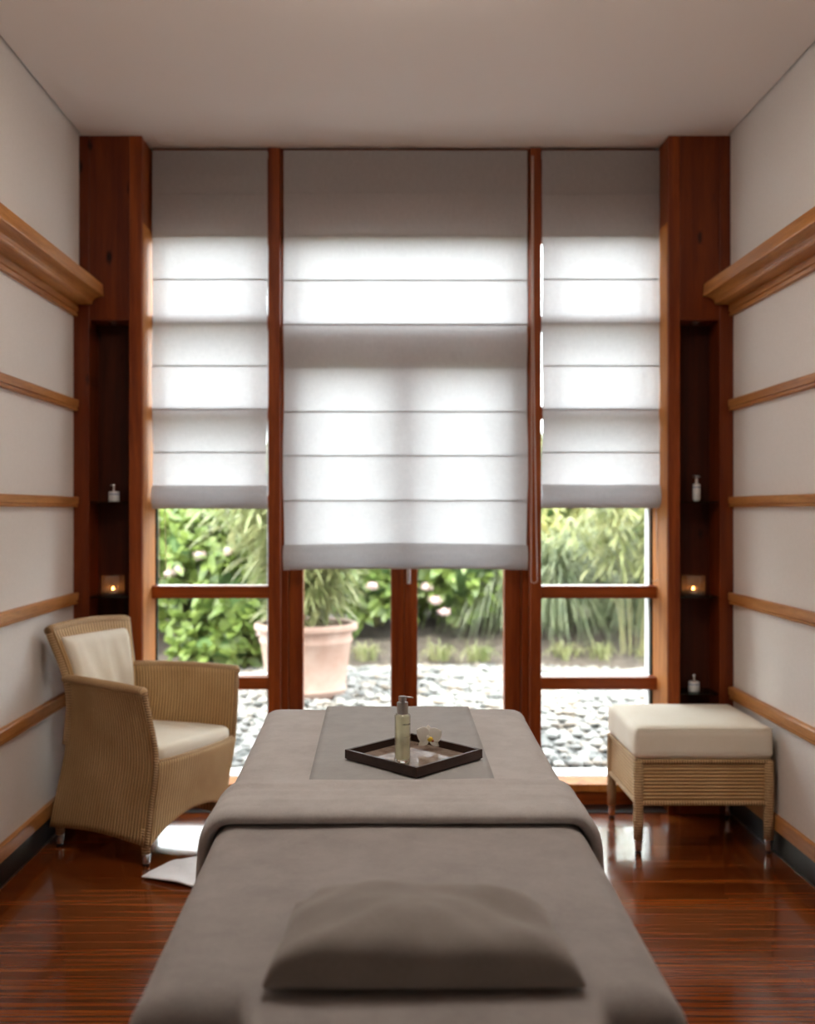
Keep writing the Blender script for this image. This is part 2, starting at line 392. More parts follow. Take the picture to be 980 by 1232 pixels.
# corner columns with niches
def column(name, xo, xi, xa, xb, s):
    # xo wall side, xa outer niche edge, xb inner niche edge, xi window side
    c = struct(name)
    a, b = sorted((xo, xa)); box('outer_stile', a, b, ZP, 4.86, 0, CZ, M['redwood'], c, bev=.003)
    a, b = sorted((xb, xi)); box('inner_stile', a, b, ZP, 4.905, 0, CZ, M['redwood_plain'], c, bev=.004)
    a, b = sorted((xa, xb)); box('upper_panel', a+.0005, b-.0005, ZP+.003, 4.80, 2.110, CZ, M['redwood'], c, bev=.001)
    box('niche_back', a, b, 4.768, 4.80, 0, 2.11, M['niche_shade_wood'], c, bev=0)
    box('niche_base', a, b, ZP+.002, 4.768, 0, .10, M['redwood_h'], c, bev=0)
    li = sorted((xi, xi+s*.003)); box('painted_daylight_strip', li[0], li[1], ZP+.012, ZG-.010, .093, 2.53, M['daylit_wood'], c, bev=0)  # added strip: daylight on the stile's return, painted as golden wood
    box('outside_cladding', min(xo, xi)-(.3 if s > 0 else 0), max(xo, xi)+(.3 if s < 0 else 0), 4.862, 4.95, -.05, CZ+.2, M['white_alu'], c, bev=0) if False else None
    return c
xl = [LWX, PX(170.8, ZP), PX(107, ZP), PX(155, ZP)]
xr = [RWX, PX(803.6, ZP), PX(865.5, ZP), PX(818, ZP)]
column('trim_%d' % tn, xl[0], xl[1], xl[2], xl[3], 1); tn += 1
column('trim_%d' % tn, xr[0], xr[1], xr[2], xr[3], -1); tn += 1
LI, RI = xl[1], xr[1]
# masonry beside and above the glazing
wb = struct('wall_back')
HZ = 2.535
box('head_panel', LI, RI, 4.83, 4.95, HZ, CZ+.02, M['redwood_h'], wb, bev=0)
box('side_masonry', -1.95, LI-.052, 4.862, 5.0, -.05, 3.1, M['wall'], wb, bev=0)
box('side_masonry', RI+.052, 2.1, 4.862, 5.0, -.05, 3.1, M['wall'], wb, bev=0)
box('kick_board', LI, RI, 4.752, 4.80, 0, .062, M['redwood_h'], wb, bev=.002)
box('threshold_strip', LI, RI, ZP+.01, 4.745, 0, .004, M['slate'], wb, bev=0)
# posts
pl0, pl1 = PX(322.3, 4.765), PX(337.0, 4.765)
pr0, pr1 = PX(637.5, 4.765), PX(651.0, 4.765)
for a, b in ((pl0, pl1), (pr0, pr1)):
    o = box('trim_%d' % tn, a, b, 4.765, 4.94, .0, CZ, M['redwood_plain'], bev=.003); o['kind'] = 'structure'; tn += 1

# side windows
TY = (387, 496, 604, 712.5, 822.5)
def side_window(name, x0, x1, white_jamb):
    w = struct(name)
    for y in TY:
        zc = PZ(y, 4.80); box('transom', x0, x1, 4.80, ZG-.004, zc-.0275, zc+.0275, M['redwood_h'], w, bev=.003)
        box('outer_transom_cap', x0, x1, ZG+.004, 4.97, zc-.02, zc+.022, M['white_alu'], w, bev=.002)
    box('head_rail', x0, x1, 4.80, ZG-.004, HZ-.04, HZ+.02, M['redwood_h'], w, bev=.002)
    box('sill', x0, x1, 4.742, ZG-.004, .06, .093, M['daylit_wood'], w, bev=.003)  # sill colour carries the same painted daylight as the jambs
    box('outer_sill', x0, x1, ZG+.004, 5.03, .05, .097, M['white_alu'], w, bev=.003)
    box('seal', x0, x0+.012, ZG-.008, ZG+.006, .118, HZ, M['seal'], w, bev=0)
    box('seal', x1-.012, x1, ZG-.008, ZG+.006, .118, HZ, M['seal'], w, bev=0)
    box('outer_jamb', x1-.018, x1, ZG+.006, 4.96, .118, HZ, M['white_alu'], w, bev=.001)
    box('pane', x0+.001, x1-.001, ZG-.003, ZG+.003, .093, HZ, M['pane'], w, bev=0)
side_window('window_1', LI, pl0, False)
side_window('window_2', pr1, RI, True)
# french door with fanlight
d = struct('door_1')
DT = PZ(404, 4.83)
box('frame_jamb', pl1, pl1+.030, 4.82, 4.92, 0, HZ, M['redwood_plain'], d)
box('frame_jamb', pr0-.030, pr0, 4.82, 4.92, 0, HZ, M['redwood_plain'], d)
box('door_head', pl1+.03, pr0-.03, 4.82, 4.92, DT-.03, DT+.055, M['redwood_h'], d)
box('fanlight_head', pl1, pr0, 4.82, 4.88, HZ-.05, HZ+.02, M['redwood_h'], d)
box('fanlight_pane', pl1+.03, pr0-.03, ZG-.003, ZG+.003, DT+.055, HZ-.05, M['pane'], d, bev=0)
box('threshold', pl1, pr0, 4.775, 4.93, .0, .06, M['redwood_h'], d)
cx = PX(486, 4.85)
gl0, gl1 = PX(364.5, 4.85), PX(470, 4.85)
gr0, gr1 = PX(502, 4.85), PX(606.5, 4.85)
for i, (a, b, g0, g1) in enumerate(((pl1+.032, cx-.001, gl0, gl1), (cx+.001, pr0-.032, gr0, gr1))):
    lf = empty('door_leaf', (0, 0, 0), 0, d)
    bm = bmesh.new()
    for q in ((a, g0, .06, DT-.032), (g1, b, .06, DT-.032), (g0, g1, .06, .20), (g0, g1, DT-.14, DT-.032)):
        add_box(bm, q[0], q[1], 4.85, 4.91, q[2], q[3])
    o = bm_obj('leaf_frame', bm, M['redwood_plain'], lf)
    mods(o, ('BEVEL', {'width': .003, 'segments': 2, 'limit_method': 'ANGLE'}))
    box('pane', g0, g1, ZG-.003, ZG+.003, .19, DT-.13, M['pane'], lf, bev=0)
hz = PZ(690, 4.84)
box('meeting_bead', cx-.014, cx+.014, 4.905, 4.925, .07, DT-.035, M['redwood_plain'], d)
hl = box('door_handle', cx+.010, cx+.026, 4.815, 4.826, PZ(703, 4.83), PZ(670, 4.83), M['chrome'], d, bev=.003)
box('handle_stem', cx+.012, cx+.022, 4.826, 4.853, hz+.05, hz+.06, M['chrome'], d)

# small ceiling hatch outline
ht = thing('ceiling_hatch', 'small square white access hatch set flush in the ceiling near the left blind', 'hatch', (PX(200, 4.68), 4.66, CZ))
bm = bmesh.new()
for q in ((-.038, .038, -.052, -.049), (-.038, .038, .049, .052), (-.038, -.035, -.052, .052), (.035, .038, -.052, .052)):
    add_box(bm, q[0], q[1], q[2], q[3], -.003, .0)
bm_obj('hatch_rim', bm, M['ceiling'], ht); box('hatch_cover', -.034, .034, -.048, .048, -.0015, 0, M['ceiling'], ht, bev=0)

# ------------------------------------------------------------------ roman blinds
def blind(label, x0, x1, ytop, ybot, seams, cords, Yb=4.752, sag=0.0, chain=None, cy=.034):
    b = thing('roman_blind', label, 'blind', ((x0+x1)/2, Yb, PZ(ytop, Yb)), 0, 'roman blinds over the tall windows')
    zt, zb = PZ(ytop, Yb), PZ(ybot, Yb); w = (x1-x0)/2; cz = zt
    zs = [PZ(y, Yb) for y in seams]
    lev = [zt]+zs+[zb]
    rnd = random.Random(int(x0*1000))
    ph = rnd.random()*10
    hemtop = PZ(seams[-1], Yb)
    def yoff(x, z):
        # scallop between battens, pull-in wrinkles near the foot
        k = 0
        for a, c in zip(lev[:-1], lev[1:]):
            if c <= z <= a:
                t = (a-z)/(a-c+1e-6); k = math.sin(PI*t)
        f = (zt-z)/(zt-zb)
        wr = .0022*noise.noise(Vector((x*3.0+ph, z*4.5, ph))) + .0016*f*noise.noise(Vector((x*9+z*6, z*3, ph+3)))
        return -(.004+.007*f)*k*(.6+.4*math.cos(x/w*1.2)) + 1.5*wr
    def edge(z):
        f = (zt-z)/(zt-zb); return .004*math.sin(z*9+ph)*f
    def fn(u, v):
        x = (-1+2*u)*w; z = zt+(zb-zt)*v
        sg = sag*(1-(x/w)**2)*max(0, (v-.8)/.2)
        return (x*(1-edge(z)/w), yoff(x, z), z-cz+sg)
    surf('blind_cloth', fn, 36, 150, M['blind'], b)
    # folded bottom: a second layer hanging in front, closed at the foot
    def fh(u, v):
        x = (-1+2*u)*w*1.0; z = hemtop+(zb-.004-hemtop)*v
        sg = sag*(1-(x/w)**2)
        yy = -.004-.030*math.sin(PI*min(1, v*1.02))**.8 + .5*yoff(x, z)
        return (x, yy+.002, z-cz+sg)
    surf('bottom_fold', fh, 36, 14, M['blind'], b)
    box('bottom_bar', -w+.004, w-.004, -.004, .006, zb-cz-.002+sag*.4, zb-cz+.016+sag*.4, M['cord'], b, bev=.002)
    box('head_rail', -w, w, .010, .03, -.028, -.002, M['cord'], b, bev=.002)
    for y in seams[:-1]:
        z = PZ(y, Yb)-cz
        box('batten', -w+.003, w-.003, .004, .007, z-.0022, z+.0022, M['cord'], b, bev=0)
        box('seam', -w+.002, w-.002, -.0042, -.0012, z-.0016, z+.0016, M['blind'], b, bev=0)
    for c in cords:
        x = PX(c, Yb)-(x0+x1)/2
        tube('lift_cord', [(x, .012, -.02), (x, .012, hemtop-cz)], .0012, M['cord'], b, 6)
    if chain:
        xa, xb, yb = chain
        ox = (x0+x1)/2; pts = []
        zb2 = PZ(yb, Yb)-cz; x1_, x2_ = PX(xa, Yb-.02)-ox, PX(xb, Yb-.02)-ox; r = abs(x2_-x1_)/2; xc = (x1_+x2_)/2
        xt = x1_+.003
        n = 60
        for i in range(n): t = i/n; pts.append((xt+(xc-r-xt)*max(0, (t-.6)/.4)**1.5, cy, -.03+(zb2+r+.03)*t))
        for i in range(13): a = PI+PI*i/12; pts.append((xc+r*math.cos(a), cy, zb2+r+r*math.sin(a)))
        for i in range(1, n+1): t = 1-i/n; pts.append((xt+.006+(xc+r-xt-.006)*max(0, (t-.3)/.7)**1.3, cy, -.03+(zb2+r+.03)*t))
        tube('bead_chain', pts, .0017, M['chain'], b, 6)
    return b
YB = 4.752
blind('narrow off-white roman blind over the left window, above the armchair', PX(183.2, YB), PX(321.6, YB), 181, 611,
      [233, 284, 336, 388.5, 440, 492, 544, 584], [198, 305], chain=(188, 197, 697))
blind('wide off-white roman blind over the middle double door', PX(341.0, YB), PX(634, YB), 181, 685,
      [231, 284, 337, 390, 442, 495, 548, 602, 656], [357, 422, 486, 552, 617], sag=.010, chain=(638.5, 646, 701), cy=-.020)
blind('narrow off-white roman blind over the right window, above the footstool', PX(651.6, YB), PX(793.0, YB), 181, 610,
      [233, 284, 336, 388.5, 440, 492, 544, 583], [672, 773], chain=(785, 795, 700))

# ------------------------------------------------------------------ armchair
CH = thing('armchair', 'tan woven armchair with cream seat and back cushions beside the left wall', 'armchair', (-.925, 4.215, 0), math.radians(-25.5))
def lag(z, pts):
    # piecewise smooth interpolation
    pts = sorted(pts)
    if z <= pts[0][0]: return pts[0][1]
    for i in range(len(pts)-1):
        if z <= pts[i+1][0]:
            x0, y0 = pts[i]; x1, y1 = pts[i+1]
            m0 = (y1-pts[max(i-1, 0)][1])/(x1-pts[max(i-1, 0)][0]) if i else (y1-y0)/(x1-x0)
            j = min(i+2, len(pts)-1); m1 = (pts[j][1]-y0)/(pts[j][0]-x0)
            t = (z-x0)/(x1-x0); h = x1-x0
            return (2*t**3-3*t*t+1)*y0+(t**3-2*t*t+t)*h*m0+(-2*t**3+3*t*t)*y1+(t**3-t*t)*h*m1
    return pts[-1][1]
xb_ = lambda z: lag(z, [(.06, -.315), (.2, -.285), (.38, -.245), (.60, -.225), (.84, -.290)])
wb_ = lambda z: lag(z, [(.06, .200), (.38, .188), (.655, .196), (.84, .232)])
xf_ = lambda z: lag(z, [(.06, .190), (.2, .205), (.40, .236), (.655, .217)])
wf_ = lambda z: lag(z, [(.06, .246), (.2, .242), (.40, .250), (.655, .300)])
def ztop(s): return .652+.006*math.sin(PI*s)-.004*s
for q in (-1, 1):
    def fn(s, t, q=q):
        zb = .075+.022*math.sin(PI*s)
        z = zb+(ztop(s)-zb)*t
        x = xb_(z)+(xf_(z)-xb_(z))*s
        y = wb_(z)+(wf_(z)-wb_(z))*s + .012*math.sin(PI*s)
        return (x, q*y, z)
    surf('side_panel', fn, 40, 24, M['loom'], CH, solid=.014, offset=q)
    tube('arm_rim', [(fn(s/20, 1)[0], fn(s/20, 1)[1]+q*.002, fn(s/20, 1)[2]+.002) for s in range(21)] +
         [(xf_(z)+.001, q*(wf_(z)), z) for z in (.648, .63)], [.017]*20+[.017, .015, .010], M['braid'], CH, 12)
    tube('front_edge_roll', [(xf_(z)+.001, q*(wf_(z)), z) for z in [.645-.0285*i for i in range(21)]], .0095, M['braid'], CH, 10)
    tube('back_edge_roll', [(xb_(z)+.005, q*wb_(z), z) for z in [.40+.0225*i for i in range(20)]], .015, M['braid'], CH, 10)
    for (lx, ly, nm) in ((xf_(.08)-.020, q*.226, 'f'), (xb_(.08)+.032, q*.176, 'r')):
        lg = tube('leg', [(lx, ly, z) for z in (.14, .11, .085, .045)], [.019, .0185, .0175, .0155], M['braid'], CH, 14)
        fe = lathe('ferrule', [(.0165, .046), (.0165, .044), (.0135, .014), (.0135, .012)][::-1], M['chrome'], lg, 20, (lx, ly, 0))
        lathe('foot_tip', [(.011, 0), (.0125, .003), (.0125, .012)], M['rubber'], lg, 16, (lx, ly, 0))
def fback(u, v):
    zb = .08+.02*math.sin(PI*u); zt = .835+.012*math.sin(PI*u)
    z = zb+(zt-zb)*v; w = wb_(z); y = (-1+2*u)*w
    return (xb_(z)-.012*(1-(2*u-1)**2), y, z)
surf('back_panel', fback, 40, 30, M['loom'], CH, solid=.022, offset=1)
tube('back_top_rail', [(xb_(.835)+.004-.012*(1-(2*u/24-1)**2), (-1+2*u/24)*.234, .838+.012*math.sin(PI*u/24)-(.006 if u in (0, 24) else 0)) for u in range(25)], .019, M['braid'], CH, 12)
def ffront(u, v):
    y = (-1+2*u); zb = .078+.095*(1-abs(y)**2.4); zt = .388
    z = zb+(zt-zb)*v
    return (xf_(z)+.022*(1-y*y), y*wf_(z), z)
surf('front_panel', ffront, 40, 16, M['loom'], CH, solid=.012, offset=1)
tube('seat_front_rim', [(xf_(.388)+.022*(1-(2*u/20-1)**2)-.002, (-1+2*u/20)*wf_(.388)*.98, .389) for u in range(21)], .008, M['braid'], CH, 10)
# seat deck and cushions
def slab(name, fn, nu, nv, mat, parent, edge=.5):
    # closed cushion from a function (u, v, side) -> point
    verts = []; faces = []
    for sd in (0, 1):
        for j in range(nv+1):
            for i in range(nu+1): verts.append(fn(i/nu, j/nv, sd))
    n = (nu+1)*(nv+1); idx = lambda sd, i, j: sd*n+j*(nu+1)+i
    for j in range(nv):
        for i in range(nu):
            faces.append((idx(1, i, j), idx(1, i+1, j), idx(1, i+1, j+1), idx(1, i, j+1)))
            faces.append((idx(0, i, j), idx(0, i, j+1), idx(0, i+1, j+1), idx(0, i+1, j)))
    ring = [(i, 0) for i in range(nu)]+[(nu, j) for j in range(nv)]+[(i, nv) for i in range(nu, 0, -1)]+[(0, j) for j in range(nv, 0, -1)]
    for k in range(len(ring)):
        a = ring[k]; b = ring[(k+1) % len(ring)]
        faces.append((idx(0, *a), idx(0, *b), idx(1, *b), idx(1, *a)))
    return mesh_obj(name, verts, faces, mat, parent, True)
box('seat_deck', -.22, .205, -.18, .18, .33, .372, M['loom'], CH)
def rnd_in(u, k=.06):   # rounded plan factor 0 at border .. 1 inside
    e = min(u, 1-u); return min(1, e/k)
def seatc(u, v, sd):
    s = v; x = -.205+(.445)*s; w = lag(s, [(0, .188), (.5, .214), (1, .238)])
    y = (-1+2*u)*w
    eu, ev = rnd_in(u), rnd_in(v)
    e = (1-(1-eu)**2.2)*(1-(1-ev)**2.2)
    x += .018*(1-(2*u-1)**2)*(s)
    cr = 1-.10*(1-ev)*(abs(2*u-1)**6)
    zt = .438+.016*math.sin(PI*u)*math.sin(PI*v)+.003*noise.noise(Vector((x*9, y*9, 1)))
    zb = .374
    mid = .407
    return (x*1, y*cr, mid+(zt-mid)*(.55+.45*e) if sd else mid-(mid-zb)*(.6+.4*e))
o = slab('seat_cushion', seatc, 28, 28, M['cream'], CH); mods(o, ('SUBSURF', {'levels': 1, 'render_levels': 1}))
def backc(u, v, sd):
    z = .44+(.808-.44)*v; w = (wb_(z)-.030)*(1-.04*(1-rnd_in(v, .08))*abs(2*u-1)**6); y = (-1+2*u)*w
    e = (1-(1-rnd_in(u, .09))**2.2)*(1-(1-rnd_in(v, .08))**2.2)
    xx = xb_(z)-.010*(1-(2*u-1)**2)
    wr = .007*math.sin(u*22+5*v)*max(0, (1.05-v))*math.sin(PI*u)**.5*(1 if u < .62 else .4)+.003*noise.noise(Vector((y*24, z*5, 5)))
    return (xx+(.014+.040*(.45+.55*e)+wr if sd else .008), y, z)
o = slab('back_cushion', backc, 36, 28, M['cream'], CH); mods(o, ('SUBSURF', {'levels': 1, 'render_levels': 1}))

# ------------------------------------------------------------------ footstool
ST = thing('footstool', 'square tan woven footstool with thick cream cushion by the right wall', 'footstool', (1.205, 4.32, 0))
sx, sy = .252, .245
def stool_face(name, a, b, nrm):
    def fn(u, v):
        p = Vector((a[0]+(b[0]-a[0])*u, a[1]+(b[1]-a[1])*u, .192+.160*v)); p += Vector(nrm)*.0; return p
    surf(name, fn, 12, 8, M['loom_h'], ST, solid=.012, offset=-1)
for a, b, n_ in (((-sx, -sy), (sx, -sy), (0, -1, 0)), ((sx, -sy), (sx, sy), (1, 0, 0)), ((sx, sy), (-sx, sy), (0, 1, 0)), ((-sx, sy), (-sx, -sy), (-1, 0, 0))):
    stool_face('side_panel', a, b, n_)
    for z in (.192, .350):
        tube('edge_braid', [(a[0]+(b[0]-a[0])*i/10, a[1]+(b[1]-a[1])*i/10, z) for i in range(11)], .009, M['braid'], ST, 10)
box('seat_deck', -sx+.01, sx-.01, -sy+.01, sy-.01, .33, .354, M['loom_h'], ST)
for qx in (-1, 1):
    for qy in (-1, 1):
        lx, ly = qx*(sx-.006), qy*(sy-.006)
        lg = tube('leg', [(lx, ly, z) for z in (.352, .20, .12, .055)], [.019, .0195, .019, .0175], M['braid'], ST, 14)
        lathe('ferrule', [(.0125, .012), (.013, .014), (.0165, .056), (.0165, .058)], M['chrome'], lg, 20, (lx, ly, 0))
        lathe('foot_tip', [(.0105, 0), (.012, .003), (.012, .012)], M['rubber'], lg, 16, (lx, ly, 0))
bm = bmesh.new(); add_box(bm, -.263, .263, -.256, .256, .357, .480)
bmesh.ops.bevel(bm, geom=bm.edges[:], offset=.026, segments=4, affect='EDGES', profile=.5)
bmesh.ops.subdivide_edges(bm, edges=bm.edges[:], cuts=6, use_grid_fill=True)
for v in bm.verts:
    r = max(0, 1-(v.co.x/.263)**2)*max(0, 1-(v.co.y/.256)**2)
    if v.co.z > .44: v.co.z += .006*r+.002*noise.noise(v.co*9)
    v.co += .0018*noise.noise_vector(v.co*7)
bm_obj('cushion', bm, M['cream'], ST, True)
tube('cushion_piping', [(-.255+.51*i/12, -.2575, .475) for i in range(13)], .0022, M['cream'], ST, 6)

# ------------------------------------------------------------------ massage table
BX = .031; YN, YFAR = 1.395, 3.105
def top_z(Y): return .665+(.720-.665)*(Y-1.40)/(3.10-1.40)
MT = thing('massage_table', 'padded massage table with thick legs, covered by grey blankets', 'table', (BX, 2.25, 0))
def slope_box(name, hw, y0, y1, dz0, dz1, mat, bev):
    bm = bmesh.new(); vs = add_box(bm, -hw, hw, y0-2.25, y1-2.25, 0, 1)
    for v in vs:
        Y = v.co.y+2.25; v.co.z = top_z(Y)+(dz1 if v.co.z > .5 else dz0)
    o = bm_obj(name, bm, mat, MT); mods(o, ('BEVEL', {'width': bev, 'segments': 4, 'limit_method': 'ANGLE'})); return o
slope_box('padded_top', .348, YN+.03, YFAR-.03, -.095, -.016, M['pad'], .03)
slope_box('frame', .32, YN+.10, YFAR-.10, -.16, -.096, M['redwood_plain'], .005)
slope_box('head_rest', .18, YN-.22, YN+.025, -.09, -.045, M['pad'], .02)
for qx in (-1, 1):
    for qy in (-1, 1):
        box('leg', qx*.27-.03, qx*.27+.03, qy*.70-.03, qy*.70+.03, 0, .545, M['redwood_plain'], MT, bev=.004)

def drape(name, mat, off, y0, y1, near_open, far_open, hang, hw0=.362, r=.040, nearfn=None, solid=.006, wr=.004, seed=0, ny=90, puff=0, parent=None):
    """cloth lying on the table top, rounded over the edges; x measured from the table's middle"""
    hw = hw0+off; r = r+off*.5
    na = 22; flat = [-1+2*i/36 for i in range(37)]
    exc = []   # (signed base, excess)
    cols = [(-1, e) for e in [hang*(1-i/na) for i in range(na)]] + [(f, 0) for f in flat] + [(1, hang*(i+1)/na) for i in range(na)]
    rows = []
    if not near_open: rows += [('n', hang*.8*(1-i/18)) for i in range(18)]
    rows += [('m', i/ny) for i in range(ny+1)]
    if not far_open: rows += [('f', hang*.8*(i+1)/18) for i in range(18)]
    def roll(e):
        q = r*PI/2
        if e < q: return r*math.sin(e/r), r*(1-math.cos(e/r))
        return r, r+(e-q)
    verts = []
    for kind, t in rows:
        for f, e in cols:
            xbase = (hw-r)*f; dx, dz = (roll(e) if e > 0 else (0, 0))
            yn = nearfn(xbase) if nearfn else y0
            if kind == 'm':
                a = yn+(0 if near_open else r); b = y1-(0 if far_open else r)
                Y = a+(b-a)*t; dy, dzy = 0, 0
            elif kind == 'n':
                dy, dzy = roll(t); Y = yn+r-dy
            else:
                dy, dzy = roll(t); Y = y1-r+dy
            x = xbase+(dx if f > 0 else -dx)
            drop = math.hypot(dz, dzy)
            if dz > .0 and dzy > .0: drop = max(dz, dzy)*.75+.35*min(dz, dzy)
            drop = min(drop, hang)
            Yc = max(min(Y, 3.2), 1.2)
            z = top_z(Yc)+off-drop
            hf = min(1, max(0, (dz-.05))/.18)
            if hf > 0:
                x += (1 if f > 0 else -1)*(.012*hf*math.sin(Y*17+seed*2)+.006*hf*math.sin(Y*41+1)+.006*hf)
            hy = min(1, max(0, dzy-.05)/.18)
            if hy > 0: Y += (-1 if kind == 'n' else 1)*(.012*hy*math.sin(x*21)+.006)
            w = noise.noise(Vector((x*2.2+seed, Y*3.0, seed)))*wr + noise.noise(Vector((x*6, Y*7+seed, 2.0)))*wr*.5
            if drop < .05: z += w+puff*(1-min(1, drop/.05))
            verts.append(Vector((x, Y-2.25, z)))
    nc = len(cols); faces = [(j*nc+i, j*nc+i+1, (j+1)*nc+i+1, (j+1)*nc+i) for j in range(len(rows)-1) for i in range(nc-1)]
    o = mesh_obj(name, verts, faces, mat, parent, True, None, None if parent else (BX, 2.25, 0))
    mods(o, ('SOLIDIFY', {'thickness': solid, 'offset': 1}), ('SUBSURF', {'levels': 1, 'render_levels': 1}))
    return o
def nearf(x):
    k = max(0, min(1, (.235-abs(x-.02))/.05)); k = k*k*(3-2*k)
    return YN-.20*k
bl = drape('blanket', M['fleece'], -.006, YN, YFAR, False, False, .36, nearfn=nearf, solid=.008, seed=1)
tag(bl, 'taupe fleece blanket covering the near half of the massage table under the pillow', 'blanket')
ub = thing('folded_blanket', 'lighter grey fleece blanket over the far half of the massage table, near edge folded back', 'blanket', (BX, 2.25, 0))
drape('blanket_layer', M['fleece_up'], .006, 2.10, YFAR+.01, True, False, .34, solid=.006, seed=5, wr=.003, parent=ub)
# folded-back band with a rounded near edge
def band(u, v):
    pass
def band_mesh():
    hw = .362+.019; r = .05; hang = .33; cols = []
    na = 20
    cols = [(-1, hang*(1-i/na)) for i in range(na)]+[(-1+2*i/36, 0) for i in range(37)]+[(1, hang*(i+1)/na) for i in range(na)]
    # profile along Y: under edge -> round nose -> top
    prof = [(2.13, .004), (2.095, .004), (2.082, .006), (2.074, .012), (2.072, .019), (2.076, .026), (2.086, .031), (2.105, .033)]
    ytop = [2.105+(2.315-2.105)*i/30 for i in range(1, 31)]
    verts = []; rows = [(y, o, 0) for y, o in prof]+[(y, .033-.005*(i/29), 1) for i, y in enumerate(ytop)]+[(2.321, .024, 1), (2.323, .014, 1)]
    for y, off, tp in rows:
        for f, e in cols:
            q = r*PI/2
            dx, dz = (0, 0) if e <= 0 else ((r*math.sin(e/r), r*(1-math.cos(e/r))) if e < q else (r, r+e-q))
            o2 = off-.019
            sgn = 1 if f > 0 else -1
            x = (hw-r)*f+sgn*(dx*(1+o2/r) if e > 0 else 0)
            Y = y+.006*noise.noise(Vector((x*5, 1, 1)))-.06*max(0, dz)**1.0*0
            z = top_z(y)+.0+ (off if e <= 0 else (off-.019)*math.cos(min(e/r, PI/2))+.019*math.cos(min(e/r, PI/2))) - dz
            if tp and dz < .05:
                z += .0035*noise.noise(Vector((x*1.6, y*26, 3)))+.002*noise.noise(Vector((x*6, y*50, 7)))
            if dz > .06: x += sgn*.012*min(1, (dz-.06)/.2)*math.sin(Y*17+10)
            verts.append(Vector((x, Y-2.25, z)))
    nc = len(cols); nr = len(rows)
    faces = [(j*nc+i, j*nc+i+1, (j+1)*nc+i+1, (j+1)*nc+i) for j in range(nr-1) for i in range(nc-1)]
    o = mesh_obj('folded_band', verts, faces, M['fleece_up'], ub, True)
    mods(o, ('SUBSURF', {'levels': 1, 'render_levels': 1}))
band_mesh()
# runner
def frun(u, v):
    x = -.163+u*(.240+.163)
    L_ = .90; s = v*L_; y = 2.30+s; r = .045; yb = YFAR+.022-r
    dz = 0
    if y > yb:
        e = y-yb; q = r*PI/2
        if e < q: y = yb+r*math.sin(e/r); dz = r*(1-math.cos(e/r))
        else: y = yb+r; dz = r+e-q
    z = top_z(min(y, 3.1))+.0155-dz+.0012*noise.noise(Vector((x*8, y*8, 4)))
    return (x-.038, y-2.72, z)
ru = surf('bed_runner', frun, 24, 60, M['runner'], solid=.003, offset=1); ru.location = (.038, 2.72, 0)
tag(ru, 'smooth grey cloth runner laid along the far end of the table, under the tray', 'runner')
# pillow
PW, PD = .200, .140
def pil(u, v, sd):
    X = -1+2*u; Yv = -1+2*v
    ex = max(0, 1-abs(X)**7)**.5
    ey = max(0, 1-abs(Yv)**(7 if Yv < 0 else 4))**.5
    flap = 1-.62*max(0, min(1, (abs(X)-.80)/.12))*max(0, min(1, (Yv-.25)/.4))
    e = ex*ey
    x = X*PW; y = Yv*PD*(1-.05*X*X*(1 if Yv > 0 else .2))
    x *= 1.0-.055*Yv - .03*math.exp(-((Yv+.1)/.35)**2)*abs(X)**4
    t = (.043+.012*(1-X*X)*(1-.5*Yv*Yv)-.006*Yv)*e*flap
    w = .008*noise.noise(Vector((x*8, y*11, 2)))+.005*noise.noise(Vector((x*16+y*14*(1 if x > 0 else -1), y*8, 6)))
    base = .006
    return (x, y, base+.004+t+w*min(1, e*2) if sd else base-.004)
pl = slab('pillow', pil, 48, 40, M['pillow'], None)
pl.location = (.052, 1.538, top_z(1.56)+.010); pl.rotation_euler = (math.atan(.055/1.7), 0, 0)
mods(pl, ('SUBSURF', {'levels': 1, 'render_levels': 1}))
tag(pl, 'plump taupe pillow at the near end of the massage table', 'pillow')

# ------------------------------------------------------------------ tray, bottle, orchid
TZ = top_z(2.46)+.0202
TR = thing('serving_tray', 'dark wooden square tray set cornerwise on the grey runner', 'tray', (PX(497.5, 2.50), 2.505, TZ+.001), PI/4+.01)
TR.rotation_mode = 'QUATERNION'; TR.rotation_quaternion = (Matrix.Rotation(math.atan(.055/1.7), 3, 'X') @ Matrix.Rotation(PI/4+.01, 3, 'Z')).to_quaternion()
hs = .113
M['tray_base'] = noisy('polished_brown_stone_panel', (.16, .11, .085), (.34, .27, .22), 30, .05, .0001)
box('tray_base', -hs+.006, hs-.006, -hs+.006, hs-.006, .001, .007, M['tray_base'], TR, bev=0)
bm = bmesh.new()
def frame_ring(bm, o, i, z0, z1):
    for a in ((-o, o, -o, -i), (-o, o, i, o), (-o, -i, -i, i), (i, o, -i, i)): add_box(bm, a[0], a[1], a[2], a[3], z0, z1)
frame_ring(bm, hs, hs-.0085, .003, .024); frame_ring(bm, hs-.003, hs-.012, 0, .0035)
o = bm_obj('tray_rim', bm, M['dark_wood'], TR); mods(o, ('BEVEL', {'width': .001, 'segments': 2, 'limit_method': 'ANGLE'}))
BZ = TZ+.0072
bp = P(484, 906, 2.455)
BO = thing('pump_bottle', 'clear bottle of pale yellow oil with silver pump, standing on the dark tray', 'bottle', (bp.x, 2.455, BZ))
m, nt, out = new_mat('clear_bottle_glass')
g = N(nt, 'ShaderNodeBsdfPrincipled'); g.inputs['Transmission Weight'].default_value = 1; g.inputs['Roughness'].default_value = .02; g.inputs['IOR'].default_value = 1.45
g.inputs['Base Color'].default_value = (.98, .98, .96, 1); L(nt, g.outputs[0], out.inputs[0]); M['bglass'] = m
m, nt, out = new_mat('pale_yellow_oil')
